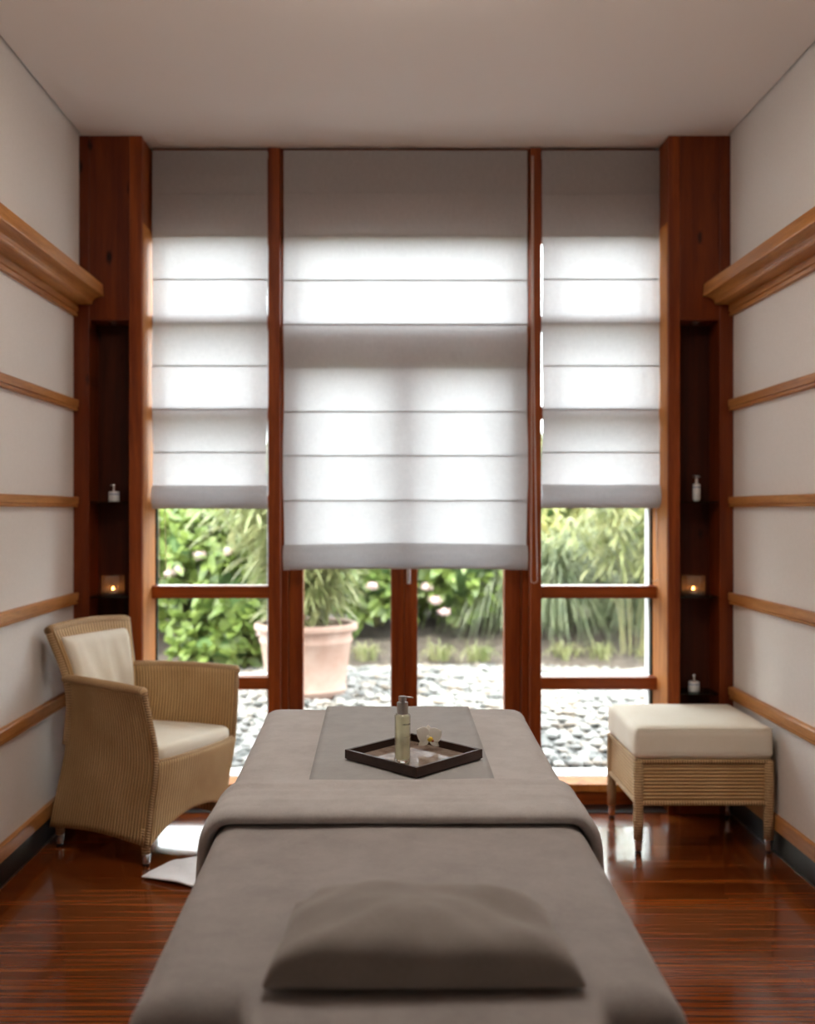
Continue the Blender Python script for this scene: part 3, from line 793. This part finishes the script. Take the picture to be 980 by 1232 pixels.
t1 = N(nt, 'ShaderNodeBsdfTranslucent'); t1.inputs[0].default_value = (.97, .95, .78, 1)
t2 = N(nt, 'ShaderNodeBsdfTransparent'); t2.inputs[0].default_value = (.97, .96, .84, 1)
t3 = N(nt, 'ShaderNodeBsdfGlossy'); t3.inputs['Roughness'].default_value = .05
mx = N(nt, 'ShaderNodeMixShader'); mx.inputs[0].default_value = .30; L(nt, t2.outputs[0], mx.inputs[1]); L(nt, t1.outputs[0], mx.inputs[2])
mx2 = N(nt, 'ShaderNodeMixShader'); mx2.inputs[0].default_value = .07; L(nt, mx.outputs[0], mx2.inputs[1]); L(nt, t3.outputs[0], mx2.inputs[2])
L(nt, mx2.outputs[0], out.inputs[0]); M['oil'] = m
BR = .0182
M['thin_glass'] = glass_mat('clear_thin_glass', (.96, .96, .93), .15)
lathe('glass_body', [(BR-.002, 0), (BR, .002), (BR, .106), (BR-.002, .1085), (.011, .1095)], M['thin_glass'], BO, 40)
lathe('liquid', [(BR-.0025, .008), (BR-.0025, .102), (BR-.004, .104)], M['oil'], BO, 40)
lathe('glass_base', [(BR-.003, .0005), (BR-.0028, .0072)], M['bglass'], BO, 40)
tube('dip_tube', [(0, 0, .012), (0, 0, .105)], .0018, M['white_alu'], BO, 8)
pc = lathe('pump_collar', [(.0125, .1095), (.0128, .111), (.0128, .134), (.0118, .136)], M['brushed'], BO, 32)
lathe('pump_head', [(.0055, .1355), (.0055, .1385), (.0088, .139), (.0092, .147), (.0085, .1495), (.003, .150)], M['brushed'], BO, 28)
tube('pump_spout', [(.004, -.001, .1475), (.014, -.003, .1475), (.0225, -.005, .1468), (.0245, -.005, .1455)], [.0022, .0020, .0017, .0013], M['brushed'], BO, 10)
M['print'] = plain('dark_grey_print', (.02, .02, .024), .5)
def wrapped_text(txt, size, r, z, a0, parent, name):
    cu = bpy.data.curves.new(name, 'FONT'); cu.body = txt; cu.size = size; cu.extrude = .00008; cu.offset = .00012; cu.resolution_u = 3
    to = bpy.data.objects.new(name, cu); COL.objects.link(to)
    dg = bpy.context.evaluated_depsgraph_get(); dg.update(); me = bpy.data.meshes.new_from_object(to.evaluated_get(dg))
    bpy.data.objects.remove(to)
    for v in me.vertices:
        a = a0+v.co.x/r; rr = r+.0003+v.co.z
        v.co = Vector((rr*math.sin(a), -rr*math.cos(a), z+v.co.y))
    me.materials.clear(); me.materials.append(M['print'])
    o = bpy.data.objects.new(name, me); COL.objects.link(o); o.parent = parent; return o
wrapped_text('nescens', .0076, BR, .086, -.05, BO, 'printed_name')
wrapped_text('-- -- ---', .0032, BR, .058, .15, BO, 'printed_lines')

OR = thing('orchid_flower', 'white orchid blossom with yellow centre lying on the dark tray', 'flower', (P(516, 890, 2.56).x, 2.56, TZ+.011)); OR.scale = (1.28,)*3
m, nt, out = new_mat('white_orchid_petal')
p_ = principled(nt, out, (.86, .84, .80), .5); t_ = N(nt, 'ShaderNodeBsdfTranslucent'); t_.inputs[0].default_value = (.9, .88, .82, 1)
mx = N(nt, 'ShaderNodeMixShader'); mx.inputs[0].default_value = .4; L(nt, p_.outputs[0], mx.inputs[1]); L(nt, t_.outputs[0], mx.inputs[2]); L(nt, mx.outputs[0], out.inputs[0]); M['orchid'] = m
M['lip'] = plain('yellow_orchid_lip', (.75, .55, .05), .5); M['lip_red'] = plain('red_brown_lip_mark', (.35, .10, .03), .5)
ORc = Matrix.Translation((0, 0, .023)) @ Matrix.Rotation(math.radians(-68), 4, 'X') @ Matrix.Rotation(.15, 4, 'Z')
# facing direction +z of local -> turned towards the viewer
ORc = Matrix.Translation((0, 0, .022)) @ Matrix.Rotation(math.radians(72), 4, 'X') @ Matrix.Rotation(math.radians(18), 4, 'Y')
def petal(name, ang, ln, wd, cup, mat):
    R = ORc @ Matrix.Rotation(ang, 4, 'Z')
    def fn(u, v):
        w = wd*math.sin(PI*min(1, v*.93+.07)**.75)**.8*(.9 if v < .98 else .3)
        x = (-1+2*u)*w/2; y = .003+ln*v
        z = cup*(v**1.5)-.35*(x*x)/max(wd, .001)+.002*math.sin(v*4)*(2*u-1)**2
        return R @ Vector((x, y, z))
    return surf(name, fn, 12, 14, mat, OR, solid=.0006)
petal('petal', 0, .022, .018, -.004, M['orchid']); petal('petal', math.radians(125), .022, .016, -.002, M['orchid']); petal('petal', math.radians(-125), .022, .016, -.002, M['orchid'])
petal('petal', math.radians(62), .027, .032, .006, M['orchid']); petal('petal', math.radians(-62), .025, .032, .003, M['orchid'])
def blob(name, c, r, mat, parent, sc=(1, 1, 1)):
    bm = bmesh.new(); bmesh.ops.create_icosphere(bm, subdivisions=2, radius=1)
    for v in bm.verts: v.co = Vector((v.co.x*r*sc[0], v.co.y*r*sc[1], v.co.z*r*sc[2]))+Vector(c)
    return bm_obj(name, bm, mat, parent, True)
c = ORc @ Vector((0, -.003, .006)); blob('lip', c, .0052, M['lip'], OR, (1.1, .8, .9))
c = ORc @ Vector((.004, -.006, .008)); blob('lip_mark', c, .0026, M['lip_red'], OR)
c = ORc @ Vector((-.004, .001, .006)); blob('column', c, .0032, M['orchid'], OR)

# ------------------------------------------------------------------ towel on the floor
poly = [(-.853, 3.80), (-.706, 3.715), (-.42, 3.60), (-.30, 3.88), (-.62, 4.00), (-.735, 4.03)]
def ftow(u, v):
    T0, T1, T2 = Vector((-.850, 3.806)), Vector((-.745, 4.13)), Vector((-.28, 3.99))
    b0 = T0.lerp(T1, u).lerp(T1.lerp(T2, u), u)
    A, B, C, D = Vector((-.853, 3.80)), Vector((-.40, 3.575)), Vector((-.28, 3.95)), Vector((-.70, 4.045))
    # pointed left tip
    a = A.lerp(B, u); b = b0; p = a.lerp(b, v)
    bulge = .055*math.sin(PI*min(1, u*1.3)) if u < .77 else .055*math.sin(PI*1.0)*0+.0
    p = a+(b-a)*v + Vector((-.2, .9))*(.02*math.sin(PI*u)*v)
    z = .006+.008*max(0, noise.noise(Vector((p.x*9, p.y*11, 3))))+.006*math.sin(u*7+v*3)**2*u
    return (p.x+.6, p.y-3.8, z)
tw = surf('towel', ftow, 40, 30, M['towel'], solid=.005, offset=1); tw.location = (-.6, 3.8, 0)
tag(tw, 'white towel lying crumpled on the red floor by the armchair front leg', 'towel')

# ------------------------------------------------------------------ niche contents
SZ = (PZ(603.5, 4.69), PZ(716.5, 4.69), PZ(831, 4.69))
names = ('top', 'middle', 'lowest')
for side, (a, b) in (('left', sorted((xl[2], xl[3]))), ('right', sorted((xr[2], xr[3])))):
    for k, z in enumerate(SZ):
        if side == 'left' and k == 2: continue      # wholly behind the armchair
        s_ = box('glass_shelf', a+.002-(a+b)/2, b-.002-(a+b)/2, -.072, .072, -.006, 0, M['shelf_glass'], None, bev=.0006)
        s_.location = ((a+b)/2, 4.694, z)
        tag(s_, 'dark glass shelf in the %s niche, under the %s' % (side, ('upper white pump bottle', 'lit tealight glass', 'lowest small pump bottle')[k]), 'shelf', 'glass shelves in the corner niches')
M['white_gloss'] = plain('white_glossy_bottle', (.72, .72, .73), .3)
M['blue_print'] = plain('blue_label_band', (.08, .16, .35), .5)
def jar(label, x, z):
    j = thing('pump_jar', label, 'bottle', (x, 4.675, z), 0, 'small pump bottles in the niches')
    lathe('jar_body', [(.022, 0), (.0235, .002), (.0235, .040), (.021, .043), (.010, .044)], M['white_gloss'], j, 28)
    lathe('label_band', [(.0237, .030), (.0237, .034)], M['blue_print'], j, 28, cap=False)
    lathe('pump_collar', [(.008, .043), (.008, .055), (.0055, .056), (.0055, .066)], M['chrome'], j, 20)
    lathe('pump_head', [(.007, .064), (.0075, .072), (.005, .075)], M['chrome'], j, 20)
    tube('pump_spout', [(0, 0, .071), (-.008, -.010, .0715), (-.010, -.014, .069)], .0022, M['chrome'], j, 8)
jar('small white pump bottle on the top glass shelf of the left niche', PX(137, 4.675), SZ[0])
jar('small white pump bottle on the lowest glass shelf of the right niche', PX(834.5, 4.675), SZ[2])
v_ = thing('serum_bottle', 'tall slim white pump bottle with blue band on the top right niche shelf', 'bottle', (PX(837.5, 4.675), 4.675, SZ[0]))
lathe('bottle_body', [(.006, 0), (.013, .004), (.0165, .013), (.0165, .072), (.014, .076), (.010, .077)], M['white_gloss'], v_, 28)
lathe('label_band', [(.0167, .060), (.0167, .064)], M['blue_print'], v_, 28, cap=False)
lathe('pump_collar', [(.010, .077), (.010, .098), (.006, .099), (.006, .105)], M['chrome'], v_, 24)
lathe('pump_head', [(.016, .104), (.017, .107), (.017, .112), (.014, .114)], M['brushed'], v_, 24)
m, nt, out = new_mat('candle_flame'); e_ = N(nt, 'ShaderNodeEmission'); e_.inputs[0].default_value = (1, .36, .08, 1); e_.inputs[1].default_value = 22; L(nt, e_.outputs[0], out.inputs[0]); M['flame'] = m
M['wax'] = plain('candle_wax', (.85, .70, .45), .5, **{'Subsurface Weight': .3})
def candle(label, x):
    c = thing('candle_glass', label, 'candle', (x, 4.672, SZ[1]), 0, 'tealight glasses in the niches')
    lathe('ribbed_tumbler', [(.034, 0), (.044, .003), (.049, .012), (.049, .089), (.048, .0895), (.0455, .089), (.0455, .016), (.020, .010)], M['candle_glass'], c, 96, ribs=24, ribd=.018)
    lathe('tealight_cup', [(.020, .011), (.0205, .027), (.0200, .0275), (.0195, .024), (.002, .024)], M['chrome'], c, 28)
    lathe('wax', [(.0192, .020), (.0192, .0255), (.002, .0255)], M['wax'], c, 28)
    lathe('flame', [(.0008, .026), (.0050, .029), (.0055, .032), (.0028, .038), (.0003, .042)], M['flame'], c, 14)
candle('ribbed glass with lit tealight on the left niche shelf above the armchair', PX(136, 4.672))
candle('ribbed glass with lit tealight on the right niche shelf', PX(833.5, 4.672))
for x, nm in ((PX(137, 4.69), 'left'), (PX(836, 4.69), 'right')):
    s = thing('recessed_spotlight', 'tiny chrome recessed spotlight in the roof of the %s niche' % nm, 'light', (x, 4.69, 2.110), 0, 'niche spotlights')
    lathe('rim', [(.026, 0), (.026, -.004), (.018, -.006), (.016, -.001)], M['chrome'], s, 28, cap=False)
    lathe('lens', [(.016, -.001), (.010, -.008), (.003, -.009)], M['brushed'], s, 20)

# ------------------------------------------------------------------ outdoors
gd = box('ground', -14, 14, 5.0, 40, -.12, -.012, M['grit'], bev=0); gd['kind'] = 'structure'
def fsoil(u, v):
    x = -9+18*u; y = 9.0+8*v+.12*math.sin(x*2.2)
    z = -.02+.30*min(1, v*8)**.7+.10*noise.noise(Vector((x*1.5, y*1.5, 0)))*min(1, v*10)+.03*noise.noise(Vector((x*9, y*9, 0)))
    return (x, y, z)
so = surf('planting_bed', fsoil, 140, 60, M['soil']); so['kind'] = 'structure'
ap = box('sill_paving', -2.0, 2.2, 5.0, 5.30, -.10, .0, M['grit'], bev=.004); ap['kind'] = 'structure'

# pebbles
def pebble_shape(r, seed):
    rr = random.Random(seed); bm = bmesh.new(); bmesh.ops.create_icosphere(bm, subdivisions=2, radius=1)
    a, b, c = r*rr.uniform(.9, 1.35), r*rr.uniform(.7, 1.0), r*rr.uniform(.38, .6); off = rr.random()*50
    for v in bm.verts:
        k = 1+.16*noise.noise(v.co*1.1+Vector((off, 0, 0))); v.co = Vector((v.co.x*a*k, v.co.y*b*k, v.co.z*c*k))
    return bm
protos = []
for i in range(12):
    bm = pebble_shape(.034, i); me = bpy.data.meshes.new('pebble'); bm.to_mesh(me); bm.free()
    me.polygons.foreach_set('use_smooth', [True]*len(me.polygons)); me.materials.append(M['pebble']); protos.append(me)
rp = random.Random(11); spots = []
y = 5.34
while y < 9.15:
    step = .074; x = -2.4+rp.random()*.05
    xl_, xr_ = -2.6, 3.0
    x = xl_
    while x < xr_:
        spots.append((x+rp.uniform(-.02, .02), y+rp.uniform(-.02, .02), rp.uniform(.55, 1.25), rp.random()*6.28, rp.uniform(-.2, .2)))
        x += step
    y += step*.86
def seen(x, y):
    px = VX+x*F/y; py = VY+(1.3)*F/y
    if 651 < px < 785 and 838 < py < 922: return True
    if 285 < px < 322 and 832 < py < 925: return True
    if (366 < px < 470 or 502 < px < 606) and 800 < py < 852: return True
    return False
vis = [s for s in spots if seen(s[0], s[1])]; vis.sort(key=lambda s: s[1]/s[2])
solo = set(vis[:300]); n_ = 0
def where(x, y):
    px = VX+x*F/y
    return 'behind the footstool window' if px > 640 else ('behind the armchair window' if px < 330 else 'beyond the double door')
for s in vis[:300]:
    me = protos[n_ % 12]; n_ += 1
    o = bpy.data.objects.new('pebble', me); COL.objects.link(o); o.location = (s[0], s[1], .012); o.scale = (s[2],)*3
    o.rotation_euler = (s[4], s[4]*.7, s[3])
    w = where(s[0], s[1])
    tag(o, 'smooth pale pebble in the gravel %s' % w, 'pebble', 'pebbles %s' % w)
V = []; Fc = []
bmi = bmesh.new(); bmesh.ops.create_icosphere(bmi, subdivisions=1, radius=1)
iv = [v.co.copy() for v in bmi.verts]; fi = [tuple(v.index for v in f.verts) for f in bmi.faces]; bmi.free()
lower = [(s[0]+.037, s[1]+.032, s[2], s[3]+1, s[4]) for s in spots]
for q, s in enumerate(spots+lower):
    if s in solo: continue
    if s[1] > 7.5 and not seen(s[0], s[1]) and rp.random() < .4: continue
    b = len(V); r = .037*s[2]; a_, b_, c_ = r*rp.uniform(.9, 1.35), r*rp.uniform(.7, 1), r*rp.uniform(.38, .6); cs, sn = math.cos(s[3]), math.sin(s[3])
    for p in iv:
        q = p*(1+.1*noise.noise(p*1.3+Vector((s[0]*9, 0, 0)))); X, Y, Z = q.x*a_, q.y*b_, q.z*c_
        V.append((s[0]+X*cs-Y*sn, s[1]+X*sn+Y*cs, (.012 if q < len(spots) else -.012)+Z+s[4]*X*.6))
    Fc += [tuple(i+b for i in f) for f in fi]
o = mesh_obj('gravel', V, Fc, M['pebble'], None, True)
tag(o, 'expanse of smooth pale grey pebbles outside the windows', 'gravel', kind='stuff')

# foliage
def leaf(V, Fc, base, d, n, ln, wd, droop=.2, seg=3):
    d = d.normalized(); sd = d.cross(n); 
    if sd.length < 1e-3: sd = d.cross(Vector((1, 0, 0)))
    sd.normalize(); up = sd.cross(d).normalized(); b = len(V)
    for i in range(seg+1):
        t = i/seg; w = wd*.5*math.sin(PI*(t*.90+.06))**.8
        c = base+d*ln*t-Vector((0, 0, 1))*droop*ln*t*t
        V.append(tuple(c-sd*w+up*w*.25)); V.append(tuple(c)); V.append(tuple(c+sd*w+up*w*.25))
    for i in range(seg):
        k = b+i*3; Fc.append((k, k+1, k+4, k+3)); Fc.append((k+1, k+2, k+5, k+4))
def rdir(r):
    while True:
        v = Vector((r.uniform(-1, 1), r.uniform(-1, 1), r.uniform(-1, 1)))
        if .1 < v.length < 1: return v.normalized()
def bush(name, label, cat, group, loc, rad, n, ln, wd, mat, seed, flowers=0, droop=.3, core=True, clus=5):
    r = random.Random(seed); t = thing(name, label, cat, loc, 0, group); V = []; Fc = []
    rx, ry, rz = rad
    for k in range(n//clus):
        d = rdir(r); 
        if d.z < -.75: d.z = -d.z
        q = r.uniform(.72, 1.06)*(1+.18*noise.noise(d*2.2+Vector((seed, 0, 0))))
        p = Vector((d.x*rx*q, d.y*ry*q, rz+d.z*rz*q)); p.z = max(p.z, .05)
        ax = (d+Vector((0, 0, .5))+.5*rdir(r)).normalized()
        for c in range(clus):
            e = (ax*.5+rdir(r)*.9).normalized(); leaf(V, Fc, p+rdir(r)*ln*.2, e, (ax+Vector((0, 0, .6))).normalized(), ln*r.uniform(.7, 1.2), wd*r.uniform(.8, 1.2), droop)
    mesh_obj('foliage', V, Fc, mat, t, True)
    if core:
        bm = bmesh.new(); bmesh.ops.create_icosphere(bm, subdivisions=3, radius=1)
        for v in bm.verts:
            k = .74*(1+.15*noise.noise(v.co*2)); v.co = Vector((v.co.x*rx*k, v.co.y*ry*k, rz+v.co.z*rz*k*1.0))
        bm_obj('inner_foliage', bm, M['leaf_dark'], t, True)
    for k in range(5):
        a = r.random()*6.28; tube('stem', [(0.03*math.cos(a), .03*math.sin(a), 0), (.1*rx*math.cos(a), .1*ry*math.sin(a), rz*.4), (.6*rx*math.cos(a), .6*ry*math.sin(a), rz*1.2)], .012, M['stem'], t, 6)
    fl_ = flowers if isinstance(flowers, list) else [None]*flowers
    for k, fp in enumerate(fl_):
        if fp: c = Vector(fp)-Vector(loc)
        else:
            a = r.uniform(-2.6, -.5); c = Vector((math.cos(a)*rx*.9, math.sin(a)*ry*1.0, rz+rz*r.uniform(-.1, .7)))
        bm = bmesh.new(); R_ = r.uniform(.035, .05)
        for q in range(90):
            dd = rdir(r); dd.z = dd.z*.6; pp = c+dd*R_*r.uniform(.7, 1.35)
            sd = dd.cross(rdir(r)).normalized()*.010; up = dd.cross(sd).normalized()*.010
            vs = [bm.verts.new(pp+sd), bm.verts.new(pp+up), bm.verts.new(pp-sd), bm.verts.new(pp-up)]; bm.faces.new(vs)
        bmesh.ops.create_icosphere(bm, subdivisions=1, radius=R_*.55, matrix=Matrix.Translation(c))
        bm_obj('flower_head', bm, M['petal_pink'], t, False)
    return t
def at(px, py, Z): q = P(px, py, Z); return (q.x, q.y, q.z)
gz = .20
bush('hydrangea', 'broad-leaved hydrangea with pale blooms at the left edge of the armchair window', 'shrub', 'hydrangeas', (PX(215, 9.6), 9.6, gz), (.75, .55, .55), 1700, .15, .085, M['leaf_hyd'], 1, [at(214, 686, 9.0), at(205, 690, 9.0), at(240, 668, 9.0)], .12)
bush('hydrangea', 'broad-leaved hydrangea behind the right half of the armchair window', 'shrub', 'hydrangeas', (PX(290, 9.3), 9.3, .02), (.60, .50, .48), 1400, .15, .085, M['leaf_hyd'], 2, [at(316, 762, 8.75), at(275, 664, 9.0)], .12)
bush('hydrangea', 'large hydrangea seen between the terracotta pot and the door middle', 'shrub', 'hydrangeas', (PX(455, 9.9), 9.9, gz), (.75, .5, .52), 1300, .14, .085, M['leaf_hyd'], 3, [at(447, 705, 9.3)])
bush('hydrangea', 'pink-flowered hydrangea just right of the door middle', 'shrub', 'hydrangeas', (PX(548, 9.9), 9.9, gz), (.62, .5, .55), 1300, .13, .08, M['leaf_hyd'], 4, [at(523, 722, 9.3), at(513, 706, 9.4), at(534, 736, 9.3)])

bush('hydrangea', 'low broad-leaved hydrangea seedling at the gravel edge behind the armchair', 'shrub', 'hydrangeas', (PX(262, 8.95), 8.95, .0), (.42, .25, .17), 420, .13, .075, M['leaf_hyd'], 12, 0, .12)
def grass(label, loc, n, ht, spread, seed, mat=None, wd=.016, gname='ornamental grass clumps'):
    r = random.Random(seed); t = thing('ornamental_grass', label, 'grass', loc, 0, gname); V = []; Fc = []
    for k in range(n):
        a = r.random()*2*PI; rr = r.random()**.5*.10; b = Vector((rr*math.cos(a), rr*math.sin(a), 0))
        a2 = a+r.uniform(-.6, .6); out = Vector((math.cos(a2), math.sin(a2), 0)); h = ht*r.uniform(.6, 1.1); sp = spread*r.uniform(.25, 1.2)
        side = Vector((-out.y, out.x, 0)); side = (side+rdir(r)*.5).normalized(); bb = len(V); seg = 7; w0 = wd*r.uniform(.7, 1.3)
        for i in range(seg+1):
            s = i/seg; q = b+out*(sp*s**1.6)+Vector((0, 0, h*(1.75*s-1.15*s**2.3*(.5+.9*sp/spread)))) ; w = w0*(1-s**2)*.5+.001
            V.append(tuple(q-side*w)); V.append(tuple(q+side*w))
        for i in range(seg): k2 = bb+i*2; Fc.append((k2, k2+1, k2+3, k2+2))
    mesh_obj('blades', V, Fc, mat or M['leaf_grass'], t, True)
    return t
for i, (px, Z, h, sp, lb) in enumerate(((612, 9.9, 1.05, .62, 'arching grass clump at the right edge of the double door'),
        (585, 10.5, 1.15, .6, 'tall grass clump behind the pink-flowered hydrangea'),
        (672, 9.8, 1.0, .62, 'dense grass clump at the left of the footstool window'),
        (725, 10.1, 1.08, .62, 'dense grass clump in the middle of the footstool window'),
        (778, 9.7, 1.0, .6, 'dense grass clump at the right of the footstool window'),
        (830, 10.0, 1.1, .6, 'grass clump beyond the right jamb of the footstool window'))):
    grass(lb, (PX(px, Z), Z, .2), 1300, h, sp, 30+i)
for i, (px, Z, lb) in enumerate(((680, 9.15, 'short tuft of grass at the gravel edge, left in the footstool window'), (722, 9.1, 'short tuft of grass at the gravel edge, middle of the footstool window'), (770, 9.15, 'short tuft of grass at the gravel edge, right in the footstool window'),
        (440, 9.1, 'short tuft of grass on the gravel edge left of the door middle'), (528, 9.12, 'short tuft of grass on the gravel edge right of the door middle'), (575, 9.05, 'short tuft of grass on the gravel edge beneath the pink hydrangea'))):
    grass(lb, (PX(px, Z), Z, .03), 70, .20, .12, 60+i, M['leaf_bamboo'], .008, 'small grass tufts')

def bamboo(t, n_c, ht, spread, nleaf, ln, seed, z0=0, s0=.12):
    r = random.Random(seed); V = []; Fc = []; CV = []; CF = []
    for k in range(n_c):
        a = r.random()*2*PI; b = Vector((.16*r.random()**.5*math.cos(a), .16*r.random()**.5*math.sin(a), z0))
        out = Vector((math.cos(a), math.sin(a), 0))*spread*r.uniform(.2, 1.1); h = ht*r.uniform(.65, 1.1)
        pts = [b+out*(s/10)**1.8+Vector((0, 0, h*(s/10)-.15*h*(s/10)**3)) for s in range(11)]
        for i in range(10):     # 4-sided thin culm
            p, q = pts[i], pts[i+1]; w = .0045*(1-i/12); bb = len(CV)
            for c in (p, q):
                CV += [tuple(c+Vector(v)*w) for v in ((1, 0, 0), (0, 1, 0), (-1, 0, 0), (0, -1, 0))]
            CF += [(bb+j, bb+(j+1) % 4, bb+4+(j+1) % 4, bb+4+j) for j in range(4)]
        for q in range(nleaf):
            s = (s0+(1-s0)*r.random()**.8)*10; i = min(9, int(s)); p = pts[i].lerp(pts[i+1], s-i)
            tw_ = rdir(r)*r.uniform(.03, .16); d = (Vector((tw_.x, tw_.y, 0))).normalized()+Vector((0, 0, r.uniform(-.55, .5)))
            leaf(V, Fc, p+tw_, d, Vector((0, 0, 1)), ln*r.uniform(.7, 1.3), ln*.15, r.uniform(.15, .6), 4)
    mesh_obj('cane', CV, CF, M['cane'], t); mesh_obj('foliage', V, Fc, M['leaf_bamboo'], t, True)
PT = thing('potted_bamboo', 'ribbed terracotta pot of leafy bamboo standing on the pebbles behind the door', 'potted plant', (PX(368, 7.55), 7.55, .0))
lathe('pot', [(.24, -.01), (.27, .02), (.285, .06), (.275, .075), (.30, .28), (.315, .37), (.325, .385), (.325, .40), (.317, .415), (.325, .455), (.352, .462), (.36, .475), (.36, .50), (.345, .515), (.315, .51), (.31, .44)], M['terracotta'], PT, 64, cap=False)
lathe('potting_soil', [(.01, .46), (.312, .455)], M['soil'], PT, 48, cap=False)
bamboo(PT, 34, 1.5, .62, 95, .17, 5, .45)
BB = thing('bamboo_clump', 'bright yellow-green bamboo at the upper right of the footstool window', 'bamboo', (PX(765, 9.0), 9.0, .1), 0, 'bamboo clumps in the bed')
bamboo(BB, 16, 1.95, .50, 95, .17, 9, 0, .5)
BB = thing('bamboo_clump', 'pale bamboo at the upper right of the armchair window', 'bamboo', (PX(325, 8.9), 8.9, .1), 0, 'bamboo clumps in the bed')
bamboo(BB, 14, 1.95, .50, 70, .16, 10, 0, .5)
hl = [(-3.6, 12.6), (-2.3, 12.9), (-1.0, 12.6), (.3, 13.0), (1.6, 12.7), (2.9, 12.9), (4.2, 12.6), (-5.0, 13)]
ws = ['second from the left', 'third from the left', 'fourth from the left', 'behind the double door', 'right of the double door', 'behind the footstool window', 'at the far right', 'at the far left']
for i, (x, y) in enumerate(hl):
    bush('hedge_shrub', 'tall sunlit yellow-green shrub in the garden hedge, %s' % ws[i], 'shrub', 'hedge shrubs at the back of the garden', (x, y, .2), (.78, .6, .98), 3600, .15, .05, M['leaf_hedge'], 80+i, 0, .5)

# ------------------------------------------------------------------ light
w = bpy.data.worlds.new('sky'); scene.world = w; w.use_nodes = True
bg = w.node_tree.nodes['Background']; bg.inputs[0].default_value = (.93, .965, 1, 1); bg.inputs[1].default_value = 7.0
def add_light(name, kind, loc, rot, energy, **kw):
    l = bpy.data.lights.new(name, kind); l.energy = energy
    for k, v in kw.items(): setattr(l, k, v)
    o = bpy.data.objects.new(name, l); COL.objects.link(o); o.location = loc; o.rotation_euler = rot; return o
sun = add_light('sun', 'SUN', (0, 0, 6), (0, 0, 0), 4.2, angle=math.radians(6), color=(1, .95, .85))
sun.rotation_euler = Vector((.25, .50, -1)).to_track_quat('-Z', 'Y').to_euler()

LP = thing('added_fill_lamp', 'added round fill lamp, out of view above the massage table, brightening the room', 'lamp', (.05, 2.48, 2.77))  # unseen lamp added as fill where daylight leaves the room too dark
m, nt, out = new_mat('fill_lamp_glow'); e_ = N(nt, 'ShaderNodeEmission'); e_.inputs[0].default_value = (1, .90, .80, 1); e_.inputs[1].default_value = 6.0; L(nt, e_.outputs[0], out.inputs[0]); M['opal'] = m
lathe('fill_lamp_drum', [(.01, -.04), (.43, -.04), (.45, -.03), (.45, .03), (.43, .04), (.01, .04)], M['opal'], LP, 48)
tube('fill_lamp_rod', [(0, 0, .04), (0, 0, CZ-2.77)], .008, M['brushed'], LP, 8)
# ------------------------------------------------------------------ camera
cam = bpy.data.cameras.new('camera'); co = bpy.data.objects.new('camera', cam); COL.objects.link(co)
co.location = (0, 0, H); co.rotation_euler = (PI/2, 0, 0)
cam.sensor_fit = 'VERTICAL'; cam.sensor_height = 36; cam.sensor_width = 36*980/1232; cam.lens = F/1232*36
cam.shift_x = (490-VX)/1232; cam.shift_y = -(616-VY)/1232
cam.clip_start = .05
cam.dof.use_dof = True; cam.dof.focus_distance = 2.6; cam.dof.aperture_fstop = 2.6
scene.camera = co
vs = scene.view_settings; vs.view_transform = 'Standard'; vs.look = 'None'; vs.gamma = 1; vs.use_curve_mapping = False; vs.exposure = 0.78
